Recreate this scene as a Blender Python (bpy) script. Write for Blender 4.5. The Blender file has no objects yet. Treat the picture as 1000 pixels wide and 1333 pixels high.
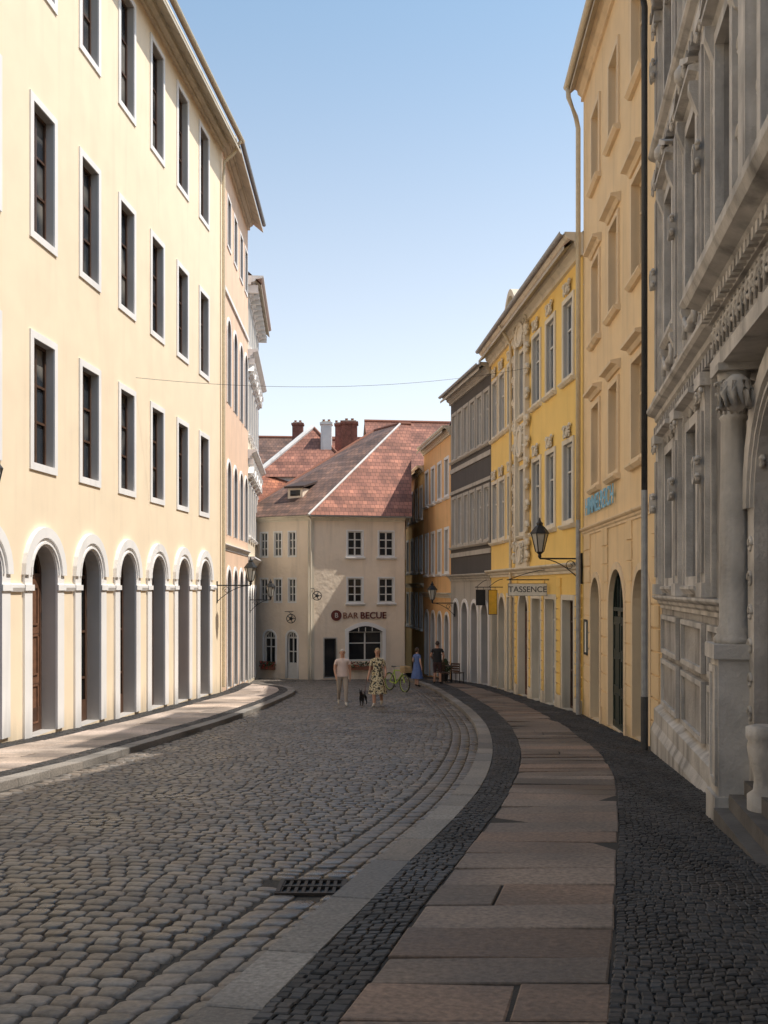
import bpy, bmesh, math, random
import numpy as np
from mathutils import Vector, Matrix
random.seed(7)
rnd=random.random
def U(a,b): return a+(b-a)*rnd()
scene=bpy.context.scene
COL=scene.collection

# ------------------------------------------------------------ materials
def new_mat(name):
    m=bpy.data.materials.new(name); m.use_nodes=True
    nt=m.node_tree; b=nt.nodes['Principled BSDF']
    return m,nt,b
def N(nt,t,**k):
    n=nt.nodes.new(t)
    for a,v in k.items(): setattr(n,a,v)
    return n
def plaster(name,col,rough=.85,var=.12,scale=1.2,bump=.15,bscale=35,streak=.15,dirt=0):
    m,nt,b=new_mat(name); L=nt.links
    tc=N(nt,'ShaderNodeTexCoord')
    n1=N(nt,'ShaderNodeTexNoise'); n1.inputs['Scale'].default_value=scale; n1.inputs['Detail'].default_value=6
    L.new(tc.outputs['Object'],n1.inputs['Vector'])
    mp=N(nt,'ShaderNodeMapping'); mp.inputs['Scale'].default_value=(2.2,2.2,.22)
    L.new(tc.outputs['Object'],mp.inputs['Vector'])
    n2=N(nt,'ShaderNodeTexNoise'); n2.inputs['Scale'].default_value=1.3; n2.inputs['Detail'].default_value=5
    L.new(mp.outputs[0],n2.inputs['Vector'])
    r1=N(nt,'ShaderNodeMapRange'); r1.inputs['From Min'].default_value=.3; r1.inputs['From Max'].default_value=.7
    r1.inputs['To Min'].default_value=1-var; r1.inputs['To Max'].default_value=1+var*.5
    L.new(n1.outputs[0],r1.inputs[0])
    r2=N(nt,'ShaderNodeMapRange'); r2.inputs['From Min'].default_value=.52; r2.inputs['From Max'].default_value=.8
    r2.inputs['To Min'].default_value=1; r2.inputs['To Max'].default_value=1-streak*2
    L.new(n2.outputs[0],r2.inputs[0])
    mu=N(nt,'ShaderNodeMath',operation='MULTIPLY'); L.new(r1.outputs[0],mu.inputs[0]); L.new(r2.outputs[0],mu.inputs[1])
    if dirt:
        # splash-water grime on the lowest half metre of the wall, following the falling street
        sp=N(nt,'ShaderNodeSeparateXYZ'); L.new(tc.outputs['Object'],sp.inputs[0])
        my=N(nt,'ShaderNodeMath',operation='MULTIPLY_ADD'); my.inputs[1].default_value=.05; my.inputs[2].default_value=.6; L.new(sp.outputs[1],my.inputs[0])
        ah=N(nt,'ShaderNodeMath',operation='ADD'); L.new(my.outputs[0],ah.inputs[0]); L.new(sp.outputs[2],ah.inputs[1])
        nn=N(nt,'ShaderNodeMath',operation='MULTIPLY_ADD'); nn.inputs[1].default_value=-1.6; nn.inputs[2].default_value=.8; L.new(n2.outputs[0],nn.inputs[0])
        a2=N(nt,'ShaderNodeMath',operation='ADD'); L.new(ah.outputs[0],a2.inputs[0]); L.new(nn.outputs[0],a2.inputs[1])
        r3=N(nt,'ShaderNodeMapRange'); r3.interpolation_type='SMOOTHSTEP'; r3.inputs['From Min'].default_value=-.1; r3.inputs['From Max'].default_value=.85
        r3.inputs['To Min'].default_value=1-dirt; r3.inputs['To Max'].default_value=1; L.new(a2.outputs[0],r3.inputs[0])
        m3=N(nt,'ShaderNodeMath',operation='MULTIPLY'); L.new(mu.outputs[0],m3.inputs[0]); L.new(r3.outputs[0],m3.inputs[1]); mu=m3
    mx=N(nt,'ShaderNodeVectorMath',operation='SCALE'); mx.inputs[0].default_value=col
    L.new(mu.outputs[0],mx.inputs['Scale']); L.new(mx.outputs[0],b.inputs['Base Color'])
    b.inputs['Roughness'].default_value=rough
    n3=N(nt,'ShaderNodeTexNoise'); n3.inputs['Scale'].default_value=bscale; n3.inputs['Detail'].default_value=4
    L.new(tc.outputs['Object'],n3.inputs['Vector'])
    bp=N(nt,'ShaderNodeBump'); bp.inputs['Strength'].default_value=bump; bp.inputs['Distance'].default_value=.03
    L.new(n3.outputs[0],bp.inputs['Height']); L.new(bp.outputs[0],b.inputs['Normal'])
    return m
def simple(name,col,rough=.5,metal=0,var=.1,scale=8,bump=.05):
    m,nt,b=new_mat(name); L=nt.links
    tc=N(nt,'ShaderNodeTexCoord'); n1=N(nt,'ShaderNodeTexNoise'); n1.inputs['Scale'].default_value=scale; n1.inputs['Detail'].default_value=4
    L.new(tc.outputs['Object'],n1.inputs['Vector'])
    r1=N(nt,'ShaderNodeMapRange'); r1.inputs['From Min'].default_value=.3; r1.inputs['From Max'].default_value=.7
    r1.inputs['To Min'].default_value=1-var; r1.inputs['To Max'].default_value=1+var
    L.new(n1.outputs[0],r1.inputs[0])
    mx=N(nt,'ShaderNodeVectorMath',operation='SCALE'); mx.inputs[0].default_value=col
    L.new(r1.outputs[0],mx.inputs['Scale']); L.new(mx.outputs[0],b.inputs['Base Color'])
    b.inputs['Roughness'].default_value=rough; b.inputs['Metallic'].default_value=metal
    bp=N(nt,'ShaderNodeBump'); bp.inputs['Strength'].default_value=bump; bp.inputs['Distance'].default_value=.02
    L.new(n1.outputs[0],bp.inputs['Height']); L.new(bp.outputs[0],b.inputs['Normal'])
    return m
def glass_mat(name,col=(.03,.036,.045),curt=(.22,.21,.19)):
    m,nt,b=new_mat(name); L=nt.links
    tc=N(nt,'ShaderNodeTexCoord'); n1=N(nt,'ShaderNodeTexNoise'); n1.inputs['Scale'].default_value=.7; n1.inputs['Detail'].default_value=2
    L.new(tc.outputs['Object'],n1.inputs['Vector'])
    cr=N(nt,'ShaderNodeValToRGB'); cr.color_ramp.elements[0].position=.5; cr.color_ramp.elements[0].color=(*col,1)
    cr.color_ramp.elements[1].position=.68; cr.color_ramp.elements[1].color=(*curt,1)
    L.new(n1.outputs[0],cr.inputs[0]); L.new(cr.outputs[0],b.inputs['Base Color'])
    b.inputs['Roughness'].default_value=.06
    n2=N(nt,'ShaderNodeTexNoise'); n2.inputs['Scale'].default_value=2.5
    L.new(tc.outputs['Object'],n2.inputs['Vector'])
    bp=N(nt,'ShaderNodeBump'); bp.inputs['Strength'].default_value=.12; bp.inputs['Distance'].default_value=.05
    L.new(n2.outputs[0],bp.inputs['Height']); L.new(bp.outputs[0],b.inputs['Normal'])
    return m
def tile_mat(name,c1,c2,bw=.24,rh=.27):
    m,nt,b=new_mat(name); L=nt.links
    uv=N(nt,'ShaderNodeUVMap')
    br=N(nt,'ShaderNodeTexBrick'); br.inputs['Scale'].default_value=1
    br.inputs['Brick Width'].default_value=bw; br.inputs['Row Height'].default_value=rh
    br.inputs['Mortar Size'].default_value=.012; br.inputs['Mortar Smooth'].default_value=.2; br.inputs['Bias'].default_value=0
    br.inputs['Color1'].default_value=(*c1,1); br.inputs['Color2'].default_value=(*c2,1); br.inputs['Mortar'].default_value=(c2[0]*.45,c2[1]*.45,c2[2]*.45,1)
    L.new(uv.outputs[0],br.inputs['Vector'])
    sx=N(nt,'ShaderNodeSeparateXYZ'); L.new(uv.outputs[0],sx.inputs[0])
    dv=N(nt,'ShaderNodeMath',operation='DIVIDE'); dv.inputs[1].default_value=rh; L.new(sx.outputs[1],dv.inputs[0])
    fc=N(nt,'ShaderNodeMath',operation='FRACT'); L.new(dv.outputs[0],fc.inputs[0])
    n1=N(nt,'ShaderNodeTexNoise'); n1.inputs['Scale'].default_value=.9; n1.inputs['Detail'].default_value=6
    L.new(uv.outputs[0],n1.inputs['Vector'])
    r1=N(nt,'ShaderNodeMapRange'); r1.inputs['From Min'].default_value=.3; r1.inputs['From Max'].default_value=.7
    r1.inputs['To Min'].default_value=.55; r1.inputs['To Max'].default_value=1.35
    L.new(n1.outputs[0],r1.inputs[0])
    fl=N(nt,'ShaderNodeMath',operation='FLOOR'); L.new(dv.outputs[0],fl.inputs[0])
    wn=N(nt,'ShaderNodeTexWhiteNoise'); wn.noise_dimensions='1D'; L.new(fl.outputs[0],wn.inputs['W'])
    r2=N(nt,'ShaderNodeMapRange'); r2.inputs['To Min'].default_value=.74; r2.inputs['To Max'].default_value=1.22; L.new(wn.outputs['Value'],r2.inputs[0])
    mu=N(nt,'ShaderNodeMath',operation='MULTIPLY'); L.new(r1.outputs[0],mu.inputs[0]); L.new(r2.outputs[0],mu.inputs[1])
    mx=N(nt,'ShaderNodeVectorMath',operation='SCALE'); L.new(br.outputs[0],mx.inputs[0]); L.new(mu.outputs[0],mx.inputs['Scale'])
    L.new(mx.outputs[0],b.inputs['Base Color']); b.inputs['Roughness'].default_value=.75
    bp=N(nt,'ShaderNodeBump'); bp.invert=True; bp.inputs['Strength'].default_value=.9; bp.inputs['Distance'].default_value=.07
    L.new(fc.outputs[0],bp.inputs['Height']); L.new(bp.outputs[0],b.inputs['Normal'])
    return m
def tint_mat(name,base,rough=(.45,.75),bump=.25,bs=40,lf=(.75,1.2)):
    m,nt,b=new_mat(name); L=nt.links
    at=N(nt,'ShaderNodeAttribute'); at.attribute_name='tint'
    tc=N(nt,'ShaderNodeTexCoord'); n1=N(nt,'ShaderNodeTexNoise'); n1.inputs['Scale'].default_value=bs; n1.inputs['Detail'].default_value=5
    L.new(tc.outputs['Object'],n1.inputs['Vector'])
    n0=N(nt,'ShaderNodeTexNoise'); n0.inputs['Scale'].default_value=.8; n0.inputs['Detail'].default_value=7
    L.new(tc.outputs['Object'],n0.inputs['Vector'])
    r1=N(nt,'ShaderNodeMapRange'); r1.inputs['From Min'].default_value=.3; r1.inputs['From Max'].default_value=.7
    r1.inputs['To Min'].default_value=.65; r1.inputs['To Max'].default_value=1.28
    L.new(n1.outputs[0],r1.inputs[0])
    r0=N(nt,'ShaderNodeMapRange'); r0.inputs['From Min'].default_value=.35; r0.inputs['From Max'].default_value=.65
    r0.inputs['To Min'].default_value=lf[0]; r0.inputs['To Max'].default_value=lf[1]
    L.new(n0.outputs[0],r0.inputs[0])
    mu=N(nt,'ShaderNodeMath',operation='MULTIPLY'); L.new(r1.outputs[0],mu.inputs[0]); L.new(r0.outputs[0],mu.inputs[1])
    v=N(nt,'ShaderNodeVectorMath',operation='MULTIPLY'); v.inputs[1].default_value=base; L.new(at.outputs['Color'],v.inputs[0])
    mx=N(nt,'ShaderNodeVectorMath',operation='SCALE'); L.new(v.outputs[0],mx.inputs[0]); L.new(mu.outputs[0],mx.inputs['Scale'])
    L.new(mx.outputs[0],b.inputs['Base Color'])
    rr=N(nt,'ShaderNodeMapRange'); rr.inputs['From Min'].default_value=.35; rr.inputs['From Max'].default_value=.65
    rr.inputs['To Min'].default_value=rough[0]; rr.inputs['To Max'].default_value=rough[1]
    L.new(n0.outputs[0],rr.inputs[0]); L.new(rr.outputs[0],b.inputs['Roughness'])
    bp=N(nt,'ShaderNodeBump'); bp.inputs['Strength'].default_value=bump; bp.inputs['Distance'].default_value=.01
    L.new(n1.outputs[0],bp.inputs['Height']); L.new(bp.outputs[0],b.inputs['Normal'])
    return m

M={}
M['L1']=plaster('cream_plaster',(.90,.75,.55),var=.05,streak=.04,bump=.06,dirt=.28)
M['white']=plaster('white_trim',(.84,.82,.80),var=.06,streak=.06,bump=.05,dirt=.30)
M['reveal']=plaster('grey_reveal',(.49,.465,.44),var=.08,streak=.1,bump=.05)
M['peach']=plaster('peach_plaster',(.85,.60,.43),var=.07,streak=.08,dirt=.2)
M['cream2']=plaster('pale_cream_plaster',(.74,.64,.49),var=.12,streak=.15)
M['beige']=plaster('beige_roughcast',(.86,.72,.57),var=.10,streak=.10,bump=1.0,bscale=4.5,scale=.7)
M['R2']=plaster('ochre_plaster',(.83,.61,.35),var=.08,streak=.10,dirt=.3)
M['R2t']=plaster('ochre_trim',(.79,.61,.40),var=.08,streak=.12)
M['R3']=plaster('yellow_plaster',(.89,.61,.19),var=.06,streak=.06,dirt=.3)
M['R3t']=plaster('cream_trim',(.74,.66,.53),var=.10,streak=.15,dirt=.3)
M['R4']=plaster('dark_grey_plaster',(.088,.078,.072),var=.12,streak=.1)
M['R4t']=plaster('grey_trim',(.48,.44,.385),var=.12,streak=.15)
M['R5']=plaster('orange_plaster',(.86,.52,.24),var=.08,streak=.1)
M['R6']=plaster('straw_plaster',(.84,.60,.30),var=.08,streak=.1)
M['stone']=plaster('grey_sandstone',(.40,.37,.34),var=.32,streak=.40,bump=.5,bscale=18,scale=2,dirt=.3)
M['stone2']=plaster('light_sandstone',(.56,.52,.475),var=.28,streak=.36,bump=.4,bscale=22,scale=2.5,dirt=.35)
M['step']=plaster('worn_step_stone',(.12,.108,.097),var=.3,streak=.2,bump=.3,bscale=25,scale=3)
M['side']=plaster('party_wall_plaster',(.50,.44,.35),var=.15,streak=.2)
M['whitewall']=plaster('whitewashed_gable',(.74,.72,.69),var=.1,streak=.15)
M['glass']=glass_mat('window_glass')
M['blind']=glass_mat('curtained_glass',(.10,.085,.065),(.34,.29,.22))
M['dglass']=glass_mat('dark_glass',(.015,.017,.02),(.04,.04,.04))
M['brown']=simple('brown_sash',(.085,.045,.028),.45,var=.2)
M['wood']=simple('door_wood',(.17,.085,.05),.5,var=.3,scale=6)
M['greend']=simple('dark_green_door',(.018,.03,.022),.4,var=.2)
M['wsash']=simple('white_sash',(.66,.64,.60),.45,var=.06)
M['iron']=simple('black_iron',(.02,.02,.02),.45,.3,var=.2)
M['iron2']=simple('cast_iron_grate',(.03,.022,.018),.6,.4,var=.3)
M['zinc']=simple('zinc_pipe',(.33,.33,.33),.5,.2,var=.15)
M['ypipe']=simple('painted_pipe',(.62,.52,.36),.5,0,var=.08)
M['dpipe']=simple('dark_pipe',(.06,.06,.06),.5,.2,var=.15)
M['tileR']=tile_mat('red_roof_tiles',(.37,.155,.10),(.24,.10,.07))
M['tileB']=tile_mat('brown_roof_tiles',(.21,.115,.08),(.12,.072,.058))
M['tileO']=tile_mat('orange_roof_tiles',(.44,.16,.08),(.27,.09,.05))
M['slate']=tile_mat('slate_roof',(.06,.06,.065),(.045,.045,.05))
M['brick']=plaster('chimney_brick',(.26,.10,.07),var=.3,streak=.2,bump=.5,bscale=12,scale=6)
M['milk']=simple('lantern_glass',(.45,.43,.38),.2,0,var=.05)
M['blue']=simple('blue_letters',(.22,.52,.74),.5)
M['black']=simple('black_paint',(.02,.02,.02),.5)
M['signw']=simple('sign_board',(.78,.75,.68),.6)
M['signy']=simple('yellow_sign',(.75,.42,.03),.5)
M['redl']=simple('dark_red_letters',(.13,.025,.02),.5)
M['leaf']=simple('leaves',(.05,.09,.03),.6,var=.5,scale=20)
M['flower']=simple('flowers',(.5,.04,.03),.6,var=.4,scale=20)
M['clay']=simple('terracotta',(.25,.1,.06),.8)

# ------------------------------------------------------------ builder
def empty(name):
    e=bpy.data.objects.new(name,None); COL.objects.link(e); e.empty_display_size=.3; return e
class B:
    def __init__(s,name,single=False):
        s.name=name; s.p={}; s.top=empty(name)
    def part(s,mat,part=None):
        k=(part or mat,mat)
        if k not in s.p: s.p[k]=[[],[],{}]
        return s.p[k]
    def face(s,mat,pts,uv=None,part=None):
        P=s.part(mat,part); i=len(P[0]); P[0].extend([tuple(p) for p in pts]); P[1].append(tuple(range(i,i+len(pts))))
        if uv: P[2][len(P[1])-1]=uv
    def mesh(s,mat,vs,fs,part=None):
        P=s.part(mat,part); i=len(P[0]); P[0].extend([tuple(v) for v in vs])
        P[1].extend([tuple(i+k for k in f) for f in fs])
    def box(s,mat,fr,s0,s1,n0,n1,z0,z1,part=None):
        v=[fr(a,b,c) for a in(s0,s1) for b in(n0,n1) for c in(z0,z1)]
        s.mesh(mat,v,[(0,1,3,2),(4,6,7,5),(0,4,5,1),(2,3,7,6),(0,2,6,4),(1,5,7,3)],part)
    def extr(s,mat,fr,s0,s1,prof,part=None):
        n=len(prof); v=[fr(s0,a,b) for a,b in prof]+[fr(s1,a,b) for a,b in prof]
        f=[(i,(i+1)%n,(i+1)%n+n,i+n) for i in range(n)]+[tuple(range(n))[::-1],tuple(range(n,2*n))]
        s.mesh(mat,v,f,part)
    def prism(s,mat,fr,poly,n0,n1,part=None):
        n=len(poly); v=[fr(a,n0,b) for a,b in poly]+[fr(a,n1,b) for a,b in poly]
        f=[(i,(i+1)%n,(i+1)%n+n,i+n) for i in range(n)]+[tuple(range(n))[::-1],tuple(range(n,2*n))]
        s.mesh(mat,v,f,part)
    def ring(s,mat,fr,pi,po,n0,n1,closed,part=None):
        n=len(pi); v=[]
        for a,b in zip(pi,po): v+= [fr(a[0],n0,a[1]),fr(a[0],n1,a[1]),fr(b[0],n1,b[1]),fr(b[0],n0,b[1])]
        f=[]
        for i in range(n if closed else n-1):
            j=(i+1)%n
            for k in range(3): f.append((4*i+k,4*j+k,4*j+k+1,4*i+k+1))
        if not closed: f+=[(0,1,2,3),(4*n-4,4*n-3,4*n-2,4*n-1)]
        s.mesh(mat,v,f,part)
    def tube(s,mat,pts,r,seg=8,part=None,radii=None):
        pts=[Vector(p) for p in pts]; v=[];f=[]
        for i,p in enumerate(pts):
            d=(pts[min(i+1,len(pts)-1)]-pts[max(i-1,0)]).normalized()
            up=Vector((0,0,1)) if abs(d.z)<.95 else Vector((0,1,0))
            a=d.cross(up).normalized(); c=d.cross(a)
            rr=radii[i] if radii else r
            for k in range(seg):
                t=2*math.pi*k/seg; v.append(p+a*math.cos(t)*rr+c*math.sin(t)*rr)
        for i in range(len(pts)-1):
            for k in range(seg):
                f.append((i*seg+k,i*seg+(k+1)%seg,(i+1)*seg+(k+1)%seg,(i+1)*seg+k))
        f.append(tuple(range(seg))[::-1]); f.append(tuple(range((len(pts)-1)*seg,len(pts)*seg)))
        s.mesh(mat,v,f,part)
    def lathe(s,mat,c,prof,seg=12,part=None,rot=0):
        v=[];f=[]
        for r,z in prof:
            for k in range(seg):
                t=2*math.pi*k/seg+rot; v.append((c[0]+r*math.cos(t),c[1]+r*math.sin(t),c[2]+z))
        for i in range(len(prof)-1):
            for k in range(seg): f.append((i*seg+k,i*seg+(k+1)%seg,(i+1)*seg+(k+1)%seg,(i+1)*seg+k))
        f.append(tuple(range(seg))[::-1]); f.append(tuple(range((len(prof)-1)*seg,len(prof)*seg)))
        s.mesh(mat,v,f,part)
    def done(s,smooth=()):
        for (pn,mat),(v,f,uv) in s.p.items():
            me=bpy.data.meshes.new(pn); me.from_pydata(v,[],f); me.materials.append(M[mat])
            if uv:
                l=me.uv_layers.new(name='UVMap')
                for fi,u in uv.items():
                    for k,li in enumerate(me.polygons[fi].loop_indices): l.data[li].uv=u[k]
            if pn in smooth or mat in smooth:
                me.shade_smooth()
            o=bpy.data.objects.new(s.name+'_'+pn,me); COL.objects.link(o); o.parent=s.top
            me.update()
        return s.top
def frame(p0,p1,ref=(0,0)):
    p0=Vector((*p0,0)); p1=Vector((*p1,0)); d=(p1-p0); L=d.length; d.normalize()
    n=Vector((d.y,-d.x,0)); mid=(p0+p1)/2
    if n.dot(Vector((*ref,0))-mid)<0: n=-n
    def f(s,nn,z): return p0+d*s+n*nn+Vector((0,0,z))
    f.d=d; f.n=n; f.L=L; f.p0=p0
    return f
W=lambda x,y,z: Vector((x,y,z))

def arcprof(s0,s1,zb,zt,k=14):
    r=(s1-s0)/2; zs=zt-r; c=(s0+s1)/2
    a=[(c-r*math.cos(math.pi*i/k),zs+r*math.sin(math.pi*i/k)) for i in range(k+1)]
    return [(s0,zb)]+a+[(s1,zb)]
def opening(b,fr,o):
    s0,s1,zb,zt=o['s']-o['w']/2,o['s']+o['w']/2,o['zb'],o['zt']; D=o.get('d',.15)
    arch=o.get('arch',False); rv=o.get('rev','reveal'); gl=o.get('glass','glass'); sa=o.get('sash','wsash')
    if arch:
        pr=arcprof(s0,s1,zb,zt); r=o['w']/2; zs=zt-r
        arc=pr[1:-1]; h=len(arc)//2
        for i in range(h): b.face(o['wall'],[fr(s0,0,zt),fr(*_(arc[i])),fr(*_(arc[i+1]))])
        for i in range(h,len(arc)-1): b.face(o['wall'],[fr(s1,0,zt),fr(*_(arc[i])),fr(*_(arc[i+1]))])
    else:
        pr=[(s0,zb),(s0,zt),(s1,zt),(s1,zb)]; zs=zt
    for i in range(len(pr)-1):
        a,c=pr[i],pr[i+1]; b.face(rv,[fr(a[0],0,a[1]),fr(c[0],0,c[1]),fr(c[0],-D,c[1]),fr(a[0],-D,a[1])],part='reveals')
    b.face(rv,[fr(s0,0,zb),fr(s1,0,zb),fr(s1,-D,zb),fr(s0,-D,zb)],part='reveals')
    b.face(gl,[fr(a,-D,z) for a,z in pr],part='panes')
    fw=o.get('fw',.06); n1=-D+.05
    if arch:
        c=o['s']
        def sc(p,k): 
            if p[1]<zs+1e-6 and (abs(p[0]-s0)<1e-6 or abs(p[0]-s1)<1e-6): return (p[0]+(fw if p[0]<c else -fw),p[1])
            return (c+(p[0]-c)*k,zs+(p[1]-zs)*k)
        pin=[sc(p,(r-fw)/r) for p in pr]
        b.ring(sa,fr,pin,pr,-D+.003,n1,False,part='sashes')
        b.box(sa,fr,s0+fw,s1-fw,-D+.003,n1-.002,zb,zb+o.get('kick',fw),part='sashes')
        b.box(sa,fr,s0+fw,s1-fw,-D+.003,n1+.01,zs-.04,zs+.04,part='sashes')
        b.box(sa,fr,c-.03,c+.03,-D+.003,n1-.004,zb+o.get('kick',fw),zt-fw,part='sashes')
        for t in (-.5,.5):
            x=c+t*(r-fw)*1.0; b.box(sa,fr,x-.012,x+.012,-D+.003,n1-.008,zs+.04,zs+(r-fw)*.84,part='sashes')
    else:
        b.ring(sa,fr,[(s0+fw,zb+fw),(s0+fw,zt-fw),(s1-fw,zt-fw),(s1-fw,zb+fw)],[(s0,zb),(s0,zt),(s1,zt),(s1,zb)],-D+.003,n1,True,part='sashes')
        c=o['s']
        if not o.get('nomull'): b.box(sa,fr,c-.035,c+.035,-D+.003,n1+.004,zb+fw,zt-fw,part='sashes')
    for t in o.get('bars',(.66,)):
        z=zb+(zs-zb)*t
        b.box(sa,fr,s0+fw,s1-fw,-D+.003,n1-.006,z-.025,z+.025,part='sashes')
    if o.get('door'):
        dm=o['door']; b.box(dm,fr,s0+fw,s1-fw,-D+.004,n1-.012,zb,zb+(zs-zb)*o.get('dh',1.0)-.04,part='door')
        w=(s1-s0-2*fw)/2
        for k in (0,1):
            for (t0,t1) in ((.05,.3),(.36,.62),(.68,.93)):
                a=s0+fw+w*k+.09; e=s0+fw+w*(k+1)-.09; H=(zs-zb)*o.get('dh',1.0)
                b.ring(dm,fr,[(a+.04,zb+H*t0+.04),(a+.04,zb+H*t1-.04),(e-.04,zb+H*t1-.04),(e-.04,zb+H*t0+.04)],[(a,zb+H*t0),(a,zb+H*t1),(e,zb+H*t1),(e,zb+H*t0)],n1-.011,n1+.012,True,part='door')
    tw=o.get('tw',0)
    if tw:
        tm=o.get('trim','white'); pd=o.get('proud',.04); c=o['s']
        if arch:
            def oc(p,t):
                if p==pr[0] or p==pr[-1] or (p[1]<=zs+1e-6): return (p[0]+(-t if p[0]<c else t),p[1])
                k=(r+t)/r; return (c+(p[0]-c)*k,zs+(p[1]-zs)*k)
            b.ring(tm,fr,pr,[oc(p,tw) for p in pr],-.002,pd,False,part='surrounds')
            if o.get('double'):
                pa=[oc(p,tw*.5) for p in pr][1:-1]; pb=[oc(p,tw*1.0+.05) for p in pr][1:-1]
                b.ring(tm,fr,pa,pb,0,pd+.045,False,part='surrounds')
                pa=[oc(p,tw*.12) for p in pr][1:-1]; pb=[oc(p,tw*.25) for p in pr][1:-1]
                b.ring(tm,fr,pa,pb,0,pd+.03,False,part='surrounds')
        else:
            b.ring(tm,fr,[(s0,zb),(s0,zt),(s1,zt),(s1,zb)],[(s0-tw,zb-tw),(s0-tw,zt+tw),(s1+tw,zt+tw),(s1+tw,zb-tw)],-.002,pd,True,part='surrounds')
        if o.get('sill',0):
            b.extr(tm,fr,s0-tw-.06,s1+tw+.06,[(0,zb-tw-.10),(.08,zb-tw-.10),(.15,zb-tw-.03),(.15,zb-tw+.01),(0,zb-tw+.03)],part='sills')
        if o.get('hood',0):
            z=zt+tw+.16
            b.extr(tm,fr,s0-tw-.10,s1+tw+.10,[(0,z-.05),(.05,z-.05),(.10,z+.03),(.22,z+.06),(.22,z+.12),(0,z+.16)],part='hoods')
            if o['hood']==2:
                zz=z+.16; a,e=s0-tw-.12,s1+tw+.12; m=(a+e)/2
                b.prism(tm,fr,[(a,zz),(e,zz),(m,zz+.32)],0,.12,part='hoods')
                b.ring(tm,fr,[(a+.02,zz),(m,zz+.30),(e-.02,zz)],[(a-.06,zz+.02),(m,zz+.40),(e+.06,zz+.02)],0,.23,False,part='hoods')
def _(p): return (p[0],0,p[1])
def facade(b,fr,s0,s1,z0,z1,ops,wall):
    S=sorted({s0,s1,*[round(o['s']-o['w']/2,4) for o in ops],*[round(o['s']+o['w']/2,4) for o in ops]})
    Z=sorted({z0,z1,*[round(o['zb'],4) for o in ops],*[round(o['zt'],4) for o in ops]})
    for i in range(len(S)-1):
        for j in range(len(Z)-1):
            cs,cz=(S[i]+S[i+1])/2,(Z[j]+Z[j+1])/2
            if any(abs(cs-o['s'])<o['w']/2 and o['zb']<cz<o['zt'] for o in ops): continue
            b.face(wall,[fr(S[i],0,Z[j]),fr(S[i+1],0,Z[j]),fr(S[i+1],0,Z[j+1]),fr(S[i],0,Z[j+1])],part='walls')
    for o in ops:
        o.setdefault('wall',wall); opening(b,fr,o)
def shell(b,fr,L,z0,z1,D,roofh,oh,tile,side='side',ends=(0,0)):
    e=.012
    for s in (e,L-e):
        b.face(side,[fr(s,-.01,z0),fr(s,-D,z0),fr(s,-D,z1),fr(s,-.01,z1)],part='side_walls')
        b.face(side,[fr(s,-.01,z1),fr(s,-D,z1),fr(s,-D/2,z1+roofh)],part='gables')
    b.face(side,[fr(e,-D,z0),fr(L-e,-D,z0),fr(L-e,-D,z1),fr(e,-D,z1)],part='back_wall')
    R=D/2; k=roofh/R; sl=math.hypot(R+oh,k*(R+oh))
    zt=z1+roofh+.14
    for sg in (1,-1):
        n0=oh if sg==1 else -D-oh
        a=[fr(-ends[0]+.01,n0,zt-k*(R+oh)),fr(L+ends[1]-.01,n0,zt-k*(R+oh)),fr(L+ends[1]-.01,-R,zt),fr(-ends[0]+.01,-R,zt)]
        b.face(tile,a,uv=[(0,0),(L,0),(L,sl),(0,sl)],part='roof_slope')
        b.face('side',[p-Vector((0,0,.10)) for p in a],part='roof_underside')
        b.face('side',[a[0],a[1],a[1]-Vector((0,0,.1)),a[0]-Vector((0,0,.1))],part='roof_edge')
    b.tube('clay',[fr(-ends[0],-R,zt),fr(L+ends[1],-R,zt)],.11,part='ridge_tiles')
    return zt-k*(R+oh)
def gutter(b,fr,s0,s1,n,z,mat='zinc',r=.085):
    pr=[(n+r*math.cos(t),z+r*math.sin(t)) for t in [math.pi+math.pi*i/8 for i in range(9)]]
    pr2=[(n+(r-.012)*math.cos(t),z+(r-.012)*math.sin(t)) for t in [2*math.pi-math.pi*i/8 for i in range(9)]]
    b.extr(mat,fr,s0,s1,pr+pr2,part='gutter')
def cornice(b,fr,s0,s1,z,h,n,mat,part='cornice'):
    b.extr(mat,fr,s0,s1,[(0,z),(n*.2,z),(n*.2,z+h*.25),(n*.45,z+h*.4),(n*.5,z+h*.6),(n*.85,z+h*.72),(n,z+h*.85),(n,z+h),(0,z+h)],part=part)
def chimney(name,x,y,z0,z1,w=.7,d=.6,mat='brick'):
    b=B(name); fr=lambda s,n,z: W(x+s,y+n,z)
    b.box(mat,fr,-w/2,w/2,-d/2,d/2,z0,z1-.22,part='stack'); b.box(mat,fr,-w/2-.06,w/2+.06,-d/2-.06,d/2+.06,z1-.22,z1-.08,part='cap')
    b.box('side',fr,-w/2+.05,w/2-.05,-d/2+.05,d/2-.05,z1-.08,z1,part='top')
    for k in (-.17,.17): b.lathe('clay',(x+k,y,z1),[(.09,0),(.08,.12),(.1,.14)],10,part='pots')
    b.done()

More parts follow.
